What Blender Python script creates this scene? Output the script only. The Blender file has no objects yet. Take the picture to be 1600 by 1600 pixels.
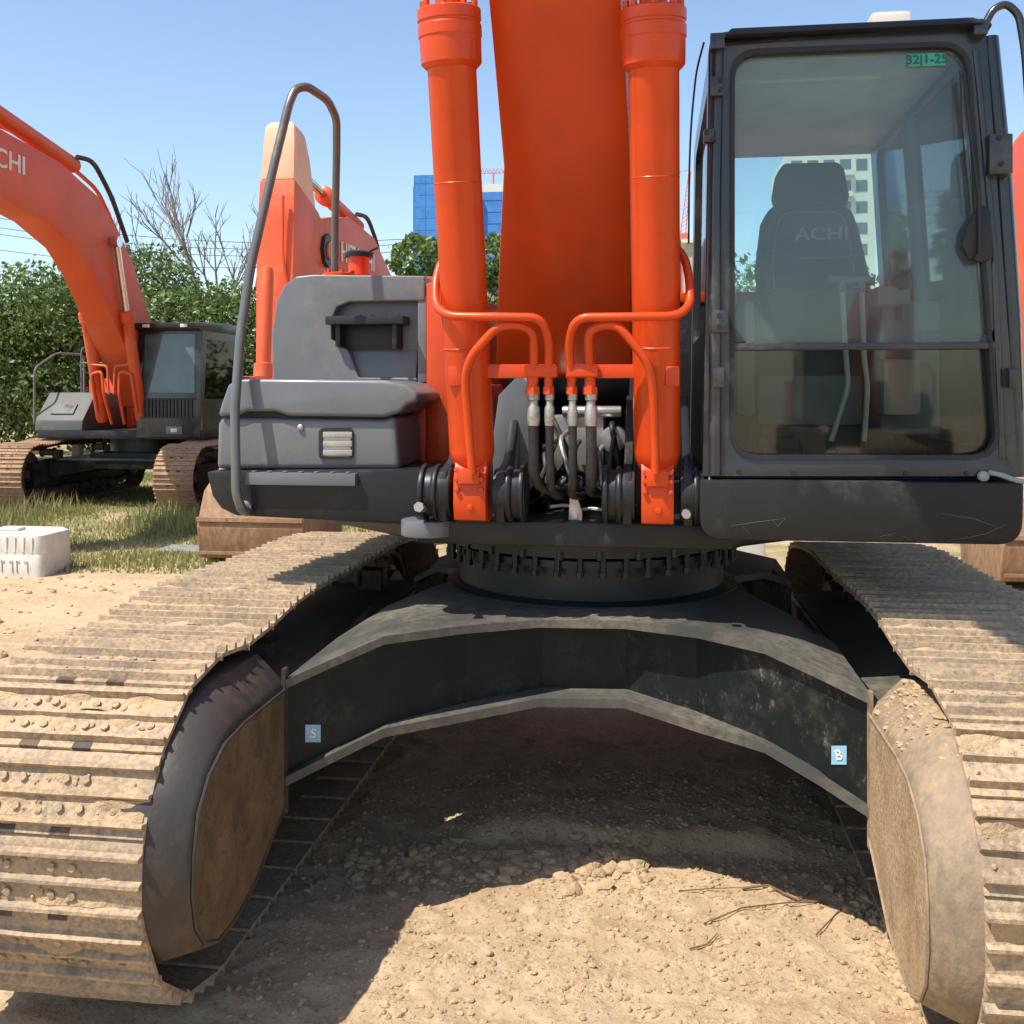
import bpy, bmesh, math, random
import numpy as np
from mathutils import Vector, Matrix, noise
random.seed(7); np.random.seed(7)
R = math.radians
scene = bpy.context.scene
# ------------------------------------------------------------------ camera, sky, sun, exposure
EYE = 1.75; TILT = .14; PSI = math.atan(TILT); FOC = 1600.0; HOR = 605.0
cd = bpy.data.cameras.new('camera'); cam = bpy.data.objects.new('camera', cd); scene.collection.objects.link(cam)
cam.location = (0, 0, EYE); cam.rotation_euler = (R(90), 0, PSI)
cd.sensor_width = 36; cd.lens = 36 * FOC / 1600; cd.shift_y = -(800 - HOR) / 1600; cd.clip_start = .05; cd.clip_end = 3000
scene.camera = cam
sd = Vector((-.44, -.37, 1.0)).normalized()          # direction towards the sun
elev = math.asin(sd.z)
w = bpy.data.worlds.new('World'); scene.world = w; w.use_nodes = True
nt = w.node_tree; bg = nt.nodes['Background']; sk = nt.nodes.new('ShaderNodeTexSky')
sk.sky_type = 'NISHITA'; sk.sun_disc = False; sk.sun_elevation = elev
sk.sun_rotation = math.atan2(sd.x, sd.y); sk.air_density = 1.1; sk.dust_density = .65; sk.ozone_density = 1.8; sk.altitude = 50
nt.links.new(sk.outputs[0], bg.inputs[0]); bg.inputs[1].default_value = .14
sl = bpy.data.lights.new('sun', 'SUN'); sl.energy = 4.6; sl.angle = R(.5); sl.color = (1, .93, .83)
so = bpy.data.objects.new('sun', sl); scene.collection.objects.link(so); so.rotation_euler = sd.to_track_quat('Z', 'Y').to_euler()
so.location = (-6, -6, 14)
vs = scene.view_settings; vs.view_transform = 'Standard'; vs.look = 'None'; vs.gamma = 1; vs.exposure = .58
scene.cycles.max_bounces = 10; scene.cycles.transparent_max_bounces = 16

# ------------------------------------------------------------------ helpers
C = scene.collection
WO = {}
def ray(u, v):
    a = (u - 800) / FOC; c, s = math.cos(PSI), math.sin(PSI)
    return (-s + a * c, c + a * s, (HOR - v) / FOC)
def py(u, v, Y): d = ray(u, v); k = Y / d[1]; return Vector((d[0] * k, Y, EYE + d[2] * k))
def px(u, v, X): d = ray(u, v); k = X / d[0]; return Vector((X, d[1] * k, EYE + d[2] * k))
def pz(u, v, Z=0): d = ray(u, v); k = (Z - EYE) / d[2]; return Vector((d[0] * k, d[1] * k, Z))

def tag(o, label=None, cat=None, group=None, kind=None):
    if label: o['label'] = label
    if cat: o['category'] = cat
    if group: o['group'] = group
    if kind: o['kind'] = kind
    return o
def empty(name, loc):
    o = bpy.data.objects.new(name, None); C.objects.link(o); o.location = loc; o.empty_display_size = .2
    WO[o.name] = Vector(loc); return o

class MB:
    def __init__(s): s.v = []; s.f = []; s.m = []; s.mi = 0
    def add(s, vs_, fs):
        b = len(s.v); s.v += [tuple(p) for p in vs_]
        for f in fs: s.f.append(tuple(b + i for i in f)); s.m.append(s.mi)
        return s
    def box(s, x0, x1, y0, y1, z0, z1):
        P = [(x, y, z) for z in (z0, z1) for y in (y0, y1) for x in (x0, x1)]
        return s.add(P, [(0, 2, 3, 1), (4, 5, 7, 6), (0, 1, 5, 4), (2, 6, 7, 3), (0, 4, 6, 2), (1, 3, 7, 5)])
    def hexa(s, P):   # 4 bottom (ccw), 4 top
        return s.add(P, [(3, 2, 1, 0), (4, 5, 6, 7), (0, 1, 5, 4), (1, 2, 6, 5), (2, 3, 7, 6), (3, 0, 4, 7)])
    def prism(s, pts, ax, a0, a1):
        def mk(p, a):
            return (a, p[0], p[1]) if ax == 'x' else ((p[0], a, p[1]) if ax == 'y' else (p[0], p[1], a))
        n = len(pts)
        return s.add([mk(p, a0) for p in pts] + [mk(p, a1) for p in pts],
            [tuple(range(n)), tuple(range(2 * n - 1, n - 1, -1))] + [(i, (i + 1) % n, n + (i + 1) % n, n + i) for i in range(n)])
    def ring(s, outer, inner, d):  # two loops of 3D points (same count), thickness vector
        n = len(outer); d = Vector(d); O = [Vector(p) for p in outer]; I = [Vector(p) for p in inner]
        V = O + I + [p + d for p in O] + [p + d for p in I]; F = []
        for i in range(n):
            j = (i + 1) % n
            F += [(i, j, n + j, n + i), (2 * n + i, 3 * n + i, 3 * n + j, 2 * n + j), (i, 2 * n + i, 2 * n + j, j), (n + i, n + j, 3 * n + j, 3 * n + i)]
        return s.add(V, F)
    def loft(s, loops, cap=True):
        n = len(loops[0]); V = [p for l in loops for p in l]; F = []
        for k in range(len(loops) - 1):
            for i in range(n):
                j = (i + 1) % n; F.append((k * n + i, k * n + j, (k + 1) * n + j, (k + 1) * n + i))
        if cap: F += [tuple(range(n))[::-1], tuple(range((len(loops) - 1) * n, len(loops) * n))]
        return s.add(V, F)
    def tube(s, path, r, n=10):
        P = [Vector(p) for p in path]; k = len(P); rs = r if isinstance(r, (list, tuple)) else [r] * k
        loops = []; up = None
        for i in range(k):
            t = (P[min(i + 1, k - 1)] - P[max(i - 1, 0)]).normalized()
            if up is None: up = t.orthogonal().normalized()
            else:
                up = (up - t * up.dot(t)); up = up.normalized() if up.length > 1e-5 else t.orthogonal().normalized()
            q = t.cross(up)
            loops.append([P[i] + (up * math.cos(a) + q * math.sin(a)) * rs[i] for a in [2 * math.pi * j / n for j in range(n)]])
        return s.loft(loops)
    def cyl(s, a, b, r0, r1=None, n=24): return s.tube([a, b], [r0, r0 if r1 is None else r1], n)
    def lathe(s, prof, a, b, n=32):  # prof: (t, r) along a->b in metres
        a = Vector(a); d = (Vector(b) - a).normalized(); up = d.orthogonal().normalized(); q = d.cross(up)
        return s.loft([[a + d * t + (up * math.cos(x) + q * math.sin(x)) * r for x in [2 * math.pi * j / n for j in range(n)]] for t, r in prof])
    def blob(s, c, r, jit=.3, sq=.7):
        t = (1 + 5 ** .5) / 2
        B = [(-1, t, 0), (1, t, 0), (-1, -t, 0), (1, -t, 0), (0, -1, t), (0, 1, t), (0, -1, -t), (0, 1, -t), (t, 0, -1), (t, 0, 1), (-t, 0, -1), (-t, 0, 1)]
        F = [(0, 11, 5), (0, 5, 1), (0, 1, 7), (0, 7, 10), (0, 10, 11), (1, 5, 9), (5, 11, 4), (11, 10, 2), (10, 7, 6), (7, 1, 8), (3, 9, 4), (3, 4, 2), (3, 2, 6), (3, 6, 8), (3, 8, 9), (4, 9, 5), (2, 4, 11), (6, 2, 10), (8, 6, 7), (9, 8, 1)]
        sx, sy = random.uniform(.75, 1.25), random.uniform(.75, 1.25); V = []
        P = [Vector(p).normalized() * random.uniform(1 - jit, 1 + jit) for p in B]
        if r > .009:
            mid = {}; NF = []
            def m_(a_, b_):
                k = (min(a_, b_), max(a_, b_))
                if k not in mid: q = (P[a_] + P[b_]) / 2; mid[k] = len(P); P.append(q * (1 + random.uniform(-.06, .16)))
                return mid[k]
            for a_, b_, c_ in F: x_, y_, z_ = m_(a_, b_), m_(b_, c_), m_(c_, a_); NF += [(a_, x_, z_), (b_, y_, x_), (c_, z_, y_), (x_, y_, z_)]
            F = NF
        for p in P: V.append((c[0] + p[0] * r * sx, c[1] + p[1] * r * sy, c[2] + p[2] * r * sq))
        return s.add(V, F)
    def build(s, name, mats, parent=None, bevel=0, seg=2, smooth=40, label=None, center=None):
        V = np.array(s.v, dtype=float)
        c = Vector(center) if center is not None else Vector(((V.min(0) + V.max(0)) / 2).tolist())
        if parent is None and center is None: c.z = float(V[:, 2].min())
        me = bpy.data.meshes.new(name); me.from_pydata([tuple(p) for p in (V - np.array(c))], [], s.f)
        mats = mats if isinstance(mats, (list, tuple)) else [mats]
        for m_ in mats: me.materials.append(m_)
        if len(mats) > 1: me.polygons.foreach_set('material_index', s.m)
        bm = bmesh.new(); bm.from_mesh(me); bmesh.ops.recalc_face_normals(bm, faces=bm.faces)
        if bevel:
            es = [e for e in bm.edges if len(e.link_faces) == 2 and e.calc_face_angle(0) > R(28)]
            bmesh.ops.bevel(bm, geom=es, offset=bevel, segments=seg, profile=.6, affect='EDGES', clamp_overlap=True)
        bm.to_mesh(me); bm.free()
        if smooth:
            me.shade_smooth(); me.set_sharp_from_angle(angle=R(smooth))
        o = bpy.data.objects.new(name, me); C.objects.link(o); link(o, parent, c)
        if label: o['label'] = label
        return o
def link(o, parent, c):
    c = Vector(c)
    if parent is not None: o.parent = parent; o.location = c - WO[parent.name]
    else: o.location = c
    WO[o.name] = c
def npmesh(name, V, F, mat, parent=None):
    me = bpy.data.meshes.new(name); V = np.asarray(V, float); F = np.asarray(F); k = F.shape[1]
    me.vertices.add(len(V)); me.vertices.foreach_set('co', V.ravel()); me.loops.add(F.size); me.loops.foreach_set('vertex_index', F.ravel().astype(np.int32))
    me.polygons.add(len(F)); me.polygons.foreach_set('loop_start', np.arange(0, F.size, k, dtype=np.int32)); me.polygons.foreach_set('loop_total', np.full(len(F), k, dtype=np.int32))
    me.materials.append(mat); me.update(); me.validate()
    o = bpy.data.objects.new(name, me); C.objects.link(o)
    link(o, parent, (0, 0, 0) if parent is None else WO[parent.name]); return o
def fillet(path, r, n=5):
    P = [Vector(p) for p in path]; out = [P[0]]
    for i in range(1, len(P) - 1):
        a, b, c = P[i - 1], P[i], P[i + 1]; d1 = (a - b); d2 = (c - b); k = min(r, d1.length * .48, d2.length * .48)
        p, q = b + d1.normalized() * k, b + d2.normalized() * k
        for j in range(n + 1):
            t = j / n; out.append(p * (1 - t) ** 2 + b * 2 * t * (1 - t) + q * t * t)
    return out + [P[-1]]
def textobj(body, size, name, m, parent, origin, xdir, ydir, depth=.002, stretch=1):
    cu = bpy.data.curves.new(name, 'FONT'); cu.body = body; cu.size = size; cu.extrude = depth; cu.offset = size * .012; cu.align_x = 'CENTER'; cu.align_y = 'CENTER'
    t = bpy.data.objects.new(name + '_tmp', cu); C.objects.link(t); bpy.context.view_layer.update()
    me = bpy.data.meshes.new_from_object(t.evaluated_get(bpy.context.evaluated_depsgraph_get()))
    bpy.data.objects.remove(t)
    x = Vector(xdir).normalized(); z = x.cross(Vector(ydir)).normalized(); y = z.cross(x)
    M = Matrix((x, y, z)).transposed().to_4x4() @ Matrix.Diagonal((stretch, 1, 1, 1))
    me.transform(M); me.materials.clear(); me.materials.append(m)
    o = bpy.data.objects.new(name, me); C.objects.link(o); link(o, parent, origin); return o

# ------------------------------------------------------------------ materials
def mat(name, base, rough=.5, metal=0, dirt=None, dirt_amt=.4, dscale=3, bump=0, bscale=60, coat=0, vary=.12, fine=True, streak=1, spec=.5, scratch=0, xs=1):
    m = bpy.data.materials.new(name); m.use_nodes = True; n = m.node_tree.nodes; L = m.node_tree.links
    b = n['Principled BSDF']; b.inputs['Roughness'].default_value = rough; b.inputs['Metallic'].default_value = metal
    b.inputs['Coat Weight'].default_value = coat; b.inputs['Coat Roughness'].default_value = .15; b.inputs['Specular IOR Level'].default_value = spec
    tc = n.new('ShaderNodeTexCoord'); geo = n.new('ShaderNodeNewGeometry')
    mp = n.new('ShaderNodeMapping'); mp.inputs['Scale'].default_value = (1 / xs, 1, 1 / streak); L.new(geo.outputs['Position'], mp.inputs[0])
    def nz(sc, det=5, ro=.6):
        x = n.new('ShaderNodeTexNoise'); x.inputs['Scale'].default_value = sc; x.inputs['Detail'].default_value = det; x.inputs['Roughness'].default_value = ro
        L.new(mp.outputs[0], x.inputs['Vector']); return x.outputs['Fac']
    def mix(f, a, c):
        x = n.new('ShaderNodeMix'); x.data_type = 'RGBA'
        if isinstance(f, float): x.inputs[0].default_value = f
        else: L.new(f, x.inputs[0])
        for i, q in ((6, a), (7, c)):
            if isinstance(q, tuple): x.inputs[i].default_value = q + (1,)
            else: L.new(q, x.inputs[i])
        return x.outputs[2]
    def ramp(f, a, c):
        x = n.new('ShaderNodeMapRange'); x.inputs[1].default_value = a; x.inputs[2].default_value = c; L.new(f, x.inputs[0]); return x.outputs[0]
    base = tuple(base); lo = tuple(c * (1 - vary) for c in base); hi = tuple(min(1, c * (1 + vary)) for c in base)
    col = mix(ramp(nz(dscale * 1.7), .3, .7), lo, hi)
    if dirt:
        f1 = ramp(nz(dscale, 8, .7), .62 - dirt_amt * .45, .78 - dirt_amt * .3)
        mu = n.new('ShaderNodeMath'); mu.operation = 'MULTIPLY'; L.new(f1, mu.inputs[0])
        if fine: L.new(ramp(nz(dscale * 14, 4), .3, .62), mu.inputs[1])
        else: mu.inputs[1].default_value = .9
        col = mix(mu.outputs[0], col, tuple(dirt))
        rr = n.new('ShaderNodeMapRange'); rr.inputs[3].default_value = rough; rr.inputs[4].default_value = .9; L.new(mu.outputs[0], rr.inputs[0]); L.new(rr.outputs[0], b.inputs['Roughness'])
    if scratch:
        mp2 = n.new('ShaderNodeMapping'); mp2.inputs['Scale'].default_value = (17, 9, 8); mp2.inputs['Rotation'].default_value = (0, .55, 0); L.new(geo.outputs['Position'], mp2.inputs[0])
        x = n.new('ShaderNodeTexNoise'); x.inputs['Scale'].default_value = 2.2; x.inputs['Detail'].default_value = 12; x.inputs['Roughness'].default_value = .75; L.new(mp2.outputs[0], x.inputs['Vector'])
        sx_ = n.new('ShaderNodeSeparateXYZ'); L.new(geo.outputs['Position'], sx_.inputs[0]); m4 = n.new('ShaderNodeMath'); m4.operation = 'MULTIPLY'
        L.new(ramp(x.outputs['Fac'], .56, .68), m4.inputs[0]); L.new(ramp(sx_.outputs['X'], -.5, .35), m4.inputs[1])
        m3 = n.new('ShaderNodeMath'); m3.operation = 'MULTIPLY'; L.new(m4.outputs[0], m3.inputs[0]); L.new(ramp(nz(3.5), .42, .62), m3.inputs[1])
        col = mix(m3.outputs[0], col, (.42 * scratch, .36 * scratch, .29 * scratch))
    L.new(col, b.inputs['Base Color'])
    if bump:
        x = n.new('ShaderNodeBump'); x.inputs['Strength'].default_value = bump; x.inputs['Distance'].default_value = .01
        L.new(nz(bscale, 6), x.inputs['Height']); L.new(x.outputs[0], b.inputs['Normal'])
    return m
def islandmat(name, cols, rough=.6, trans=0):
    m = bpy.data.materials.new(name); m.use_nodes = True; n = m.node_tree.nodes; L = m.node_tree.links; b = n['Principled BSDF']
    g = n.new('ShaderNodeNewGeometry'); r = n.new('ShaderNodeValToRGB'); L.new(g.outputs['Random Per Island'], r.inputs[0])
    r.color_ramp.elements[0].color = cols[0] + (1,); r.color_ramp.elements[1].color = cols[-1] + (1,)
    for i, c in enumerate(cols[1:-1]): e = r.color_ramp.elements.new((i + 1) / (len(cols) - 1)); e.color = c + (1,)
    L.new(r.outputs[0], b.inputs['Base Color']); b.inputs['Roughness'].default_value = rough
    if trans:
        t = n.new('ShaderNodeBsdfTranslucent'); L.new(r.outputs[0], t.inputs[0]); mx = n.new('ShaderNodeMixShader'); mx.inputs[0].default_value = trans
        L.new(b.outputs[0], mx.inputs[1]); L.new(t.outputs[0], mx.inputs[2]); L.new(mx.outputs[0], n['Material Output'].inputs[0])
    return m
def glassmat(name, tint, dust_haze=.08, haze_col=(.5, .55, .55), refl=1.5):
    m = bpy.data.materials.new(name); m.use_nodes = True; n = m.node_tree.nodes; L = m.node_tree.links; n.remove(n['Principled BSDF'])
    tr = n.new('ShaderNodeBsdfTransparent'); tr.inputs[0].default_value = tint + (1,); gl = n.new('ShaderNodeBsdfGlossy'); gl.inputs['Roughness'].default_value = .03
    fr = n.new('ShaderNodeFresnel'); fr.inputs[0].default_value = refl; mx = n.new('ShaderNodeMixShader'); L.new(fr.outputs[0], mx.inputs[0]); L.new(tr.outputs[0], mx.inputs[1]); L.new(gl.outputs[0], mx.inputs[2])
    df = n.new('ShaderNodeBsdfDiffuse'); df.inputs[0].default_value = haze_col + (1,); m2 = n.new('ShaderNodeMixShader')
    nz = n.new('ShaderNodeTexNoise'); nz.inputs['Scale'].default_value = 4; nz.inputs['Detail'].default_value = 6; g = n.new('ShaderNodeNewGeometry'); L.new(g.outputs['Position'], nz.inputs['Vector'])
    mr = n.new('ShaderNodeMapRange'); mr.inputs[1].default_value = .3; mr.inputs[2].default_value = .75; mr.inputs[3].default_value = dust_haze * .7; mr.inputs[4].default_value = dust_haze * 1.4; L.new(nz.outputs['Fac'], mr.inputs[0])
    L.new(mr.outputs[0], m2.inputs[0]); L.new(mx.outputs[0], m2.inputs[1]); L.new(df.outputs[0], m2.inputs[2]); L.new(m2.outputs[0], n['Material Output'].inputs[0])
    return m
DUST = (.42, .31, .19)
M = dict(
 orange=mat('orange_paint', (.60, .056, .0035), .38, coat=.16, dirt=(.42, .07, .015), dirt_amt=.08, dscale=3.2, vary=.10, bump=.04, bscale=40, spec=.35),
 orange_far=mat('orange_paint_faded', (.66, .085, .018), .45, dirt=(.5, .2, .1), dirt_amt=.3, dscale=.8, vary=.12),
 primer=mat('pale_primer', (.78, .42, .27), .6, dirt=(.6, .28, .15), dirt_amt=.3, dscale=1.2),
 rail=mat('rail_paint', (.13, .14, .135), .3, metal=.3, dirt=(.2, .18, .15), dirt_amt=.2, dscale=5),
 grey=mat('grey_paint', (.125, .137, .15), .36, dirt=(.2, .18, .15), dirt_amt=.25, dscale=3, vary=.08, coat=.15),
 mat=mat('muddy_mat', (.10, .075, .05), .9, dirt=(.28, .2, .12), dirt_amt=.6, dscale=8),
 scuff=mat('scuffed_paint', (.16, .15, .14), .6),
 trim=mat('cab_trim_mid', (.20, .21, .21), .6),
 lever=mat('lever_paint', (.30, .31, .30), .5),
 grey_far=mat('grey_paint_far', (.075, .082, .078), .6, dirt=(.2, .18, .15), dirt_amt=.3, dscale=2),
 grey_dark=mat('dark_grey_paint', (.015, .0165, .018), .4, dirt=(.06, .054, .046), dirt_amt=.22, dscale=3.5, vary=.12, spec=.35),
 cab=mat('cab_paint', (.018, .021, .025), .28, dirt=(.085, .083, .078), dirt_amt=.25, dscale=3, vary=.15, coat=.4),
 skirt=mat('cab_skirt_paint', (.016, .0165, .0155), .45, dirt=(.05, .047, .04), dirt_amt=.2, dscale=4, vary=.15, spec=.3),
 black=mat('black_plastic', (.012, .012, .013), .5, dirt=(.06, .05, .04), dirt_amt=.2, dscale=6),
 rubber=mat('rubber_hose', (.016, .015, .015), .55, dirt=(.09, .075, .06), dirt_amt=.4, dscale=9),
 seat=mat('seat_fabric', (.075, .085, .09), .85, bump=.3, bscale=200),
 interior=mat('cab_lining', (.82, .80, .76), .8),
 interior_dark=mat('cab_trim_dark', (.12, .135, .14), .7),
 steel=mat('bare_steel', (.45, .44, .42), .35, metal=.8, dirt=(.3, .24, .16), dirt_amt=.4, dscale=12),
 chrome=mat('chrome_rod', (.6, .6, .6), .15, metal=1),
 xframe=mat('frame_paint', (.0075, .011, .0105), .5, dirt=(.06, .052, .042), dirt_amt=.28, dscale=3.5, vary=.3, scratch=.55, bump=.15, bscale=30, spec=.22),
 xtop=mat('dusty_frame_top', (.055, .055, .048), .55, dirt=(.16, .135, .095), dirt_amt=.5, dscale=2.0, vary=.2, bump=.2, bscale=80),
 ring=mat('ring_paint', (.006, .010, .0105), .40, dirt=(.035, .032, .026), dirt_amt=.25, dscale=4),
 guard_dark=mat('worn_shaded_end', (.055, .048, .043), .5, metal=.25, dirt=(.20, .12, .06), dirt_amt=.35, dscale=2.2, vary=.25, bump=.12, bscale=60, streak=1.5),  # left end: less dusty copy of guard, with its shade put into the colour
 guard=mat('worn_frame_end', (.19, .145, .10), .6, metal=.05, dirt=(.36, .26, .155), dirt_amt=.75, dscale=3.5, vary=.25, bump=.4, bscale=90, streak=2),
 guard_face_dark=mat('shaded_frame_side', (.09, .055, .024), .7, dirt=(.19, .125, .06), dirt_amt=.5, dscale=6, vary=.5, bump=.6, bscale=110, streak=1.2),  # left side face: darker mud tones with the shade put into the colour
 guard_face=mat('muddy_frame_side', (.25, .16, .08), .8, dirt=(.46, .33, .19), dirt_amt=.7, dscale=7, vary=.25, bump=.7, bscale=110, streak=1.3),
 track=mat('dusty_track_steel', (.21, .165, .125), .6, dirt=(.50, .36, .21), dirt_amt=.82, dscale=4.5, vary=.25, bump=.35, bscale=120, fine=True),
 mud=mat('dried_mud', (.44, .31, .18), .95, dirt=(.5, .37, .22), dirt_amt=.5, dscale=8, vary=.25, bump=.9, bscale=90),
 chain=mat('track_chain', (.05, .035, .025), .7, dirt=(.2, .13, .08), dirt_amt=.4, dscale=7),
 rust=mat('rusty_bucket', (.20, .105, .055), .75, dirt=(.36, .23, .13), dirt_amt=.6, dscale=1.4, vary=.3, bump=.3, bscale=30, streak=2),
 track_far=mat('dusty_track_far', (.26, .15, .09), .75, dirt=(.46, .31, .18), dirt_amt=.6, dscale=1.6, vary=.25),
 white=mat('white_plastic', (.62, .60, .54), .5, dirt=(.5, .43, .3), dirt_amt=.3, dscale=4),
 lettering=mat('white_lettering', (.75, .68, .62), .5),
 lettering_seat=mat('seat_lettering', (.4, .42, .42), .8),
 blue_label=mat('blue_label', (.22, .45, .60), .5, dirt=(.3, .28, .25), dirt_amt=.2, dscale=20),
 green_label=mat('green_label', (.05, .42, .28), .5),
 green_ink=mat('green_ink', (.01, .12, .09), .5),
 blue_net=mat('blue_netting', (.04, .19, .50), .7, vary=.2, dscale=.3),
 concrete=mat('concrete', (.42, .40, .36), .85, dirt=(.3, .25, .18), dirt_amt=.4, dscale=3),
 bldg=mat('pale_render', (.62, .62, .52), .8, vary=.05, dscale=.2),
 winglass=mat('dark_window', (.10, .13, .14), .2),
 crane=mat('red_crane', (.62, .16, .12), .5),
 bark=mat('bark', (.16, .12, .09), .85, dirt=(.08, .06, .045), dirt_amt=.4, dscale=4),
 slab=mat('weathered_slab', (.20, .20, .20), .9, dirt=(.26, .22, .15), dirt_amt=.5, dscale=6),
 bark_pale=mat('pale_bark', (.24, .20, .175), .85),
 wire=mat('wire', (.05, .05, .06), .6),
 twig=mat('twig', (.16, .095, .05), .85),
 lamp=mat('lamp_lens', (.7, .68, .6), .2),
 glass_front=glassmat('cab_glass', (.84, .95, .95), .085, (.50, .62, .64), 1.5),  # bluish dust tint also paints a sky-reflection haze into the windscreen
 glass_low=glassmat('lower_cab_glass', (.88, .95, .90), .015, (.36, .38, .34), 1.5),
 glass_side=glassmat('cab_side_glass', (.94, .98, .98), .012),
 glass_far=glassmat('far_cab_glass', (.30, .42, .40), .30, (.30, .42, .40), 1.9),
 glass_dark=glassmat('far_side_glass', (.12, .15, .15), .01, (.1, .1, .1), 1.3),
)
def leafcols(k=1.45): return [(.028 * k, .05 * k, .012 * k), (.06 * k, .095 * k, .02 * k), (.10 * k, .14 * k, .03 * k), (.045 * k, .075 * k, .018 * k), (.13 * k, .16 * k, .05 * k)]
M['leaf'] = islandmat('leaves', leafcols(), .5, .25)
M['leaf_b'] = islandmat('leaves_bright', leafcols(2.0), .5, .3)
M['grass'] = islandmat('grass_blades', [(.17, .20, .05), (.29, .30, .10), (.40, .36, .16), (.21, .25, .07), (.46, .41, .21)], .7, .35)

# ground material: three-tone soil, greener patches where the grass grows
def groundmat():
    m = bpy.data.materials.new('soil'); m.use_nodes = True; n = m.node_tree.nodes; L = m.node_tree.links; b = n['Principled BSDF']; b.inputs['Roughness'].default_value = .95; b.inputs['Specular IOR Level'].default_value = .15
    g = n.new('ShaderNodeNewGeometry')
    def nz(sc, det=6, ro=.6):
        x = n.new('ShaderNodeTexNoise'); x.inputs['Scale'].default_value = sc; x.inputs['Detail'].default_value = det; x.inputs['Roughness'].default_value = ro; L.new(g.outputs['Position'], x.inputs['Vector']); return x.outputs['Fac']
    def ramp(f, a, c, o0=0, o1=1):
        x = n.new('ShaderNodeMapRange'); x.inputs[1].default_value = a; x.inputs[2].default_value = c; x.inputs[3].default_value = o0; x.inputs[4].default_value = o1; L.new(f, x.inputs[0]); return x.outputs[0]
    def mix(f, a, c):
        x = n.new('ShaderNodeMix'); x.data_type = 'RGBA'; L.new(f, x.inputs[0])
        for i, q in ((6, a), (7, c)):
            if isinstance(q, tuple): x.inputs[i].default_value = q + (1,)
            else: L.new(q, x.inputs[i])
        return x.outputs[2]
    col = mix(ramp(nz(1.3), .35, .65), (.44, .305, .18), (.54, .405, .255))
    col = mix(ramp(nz(9, 8, .7), .45, .75), col, (.62, .49, .33))
    col = mix(ramp(nz(45, 6, .7), .52, .72), col, (.26, .17, .09))
    sx = n.new('ShaderNodeSeparateXYZ'); L.new(g.outputs['Position'], sx.inputs[0])
    mm = n.new('ShaderNodeMath'); mm.operation = 'MULTIPLY'; L.new(ramp(sx.outputs['Y'], 8.5, 11), mm.inputs[0]); L.new(ramp(nz(.9), .40, .60), mm.inputs[1])
    col = mix(mm.outputs[0], col, (.22, .205, .085))
    L.new(col, b.inputs['Base Color'])
    bp = n.new('ShaderNodeBump'); bp.inputs['Strength'].default_value = .8; bp.inputs['Distance'].default_value = .02; L.new(nz(38, 10, .72), bp.inputs['Height']); L.new(bp.outputs[0], b.inputs['Normal'])
    return m
M['soil'] = groundmat()

# ------------------------------------------------------------------ ground
def gh(x, y):
    v = Vector((x, y, 0)); h = 0
    near = max(0, 1 - max(0, y - 6) / 4) * max(0, 1 - max(0, abs(x) - 3) / 4)
    if near > 0:
        h += near * (noise.fractal(v * 2.1, 1, 2, 5) * .022 + noise.fractal(v * 9, 1, 2, 4) * .010)
        t = min(1, max(0, (y - 3.86 - .08 * noise.noise(v * 3)) / .10)); t = t * t * (3 - 2 * t)
        s_ = max(0, 1 - abs(x + .05) / .85); h += t * .06 * min(1, s_ * 2.5) * max(0, 1 - max(0, y - 4.6))
        r = abs(noise.noise(v * 5 + Vector((3, 1, 0)))); h += near * max(0, .15 - r) * .07
    h += noise.noise(v * .35) * .05 * min(1, max(0, (y - 5) / 4))
    return h
def axis(a):
    out = []
    for lo, hi, st in a:
        k = max(1, round((hi - lo) / st)); out += [lo + (hi - lo) * i / k for i in range(k)]
    return out + [a[-1][1]]
xs = axis([(-1500, -200, 260), (-200, -40, 40), (-40, -12, 4), (-12, -3, .35), (-3, -1.3, .06), (-1.3, 1.1, .018), (1.1, 3, .06), (3, 12, .5), (12, 40, 4), (40, 200, 40), (200, 1500, 260)])
ys = axis([(-60, -6, 9), (-6, 1.8, .5), (1.8, 2.4, .05), (2.4, 5.0, .018), (5.0, 9, .08), (9, 22, .3), (22, 60, 3), (60, 300, 40), (300, 2600, 300)])
nx, ny = len(xs), len(ys)
V = np.array([(x, y, gh(x, y) if (abs(x) < 14 and -1 < y < 24) else 0) for y in ys for x in xs])
ii = np.arange(nx * ny).reshape(ny, nx)
F = np.stack([ii[:-1, :-1].ravel(), ii[:-1, 1:].ravel(), ii[1:, 1:].ravel(), ii[1:, :-1].ravel()], 1)
gr = npmesh('ground', V, F, M['soil']); gr.data.shade_smooth(); tag(gr, kind='structure')

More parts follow.
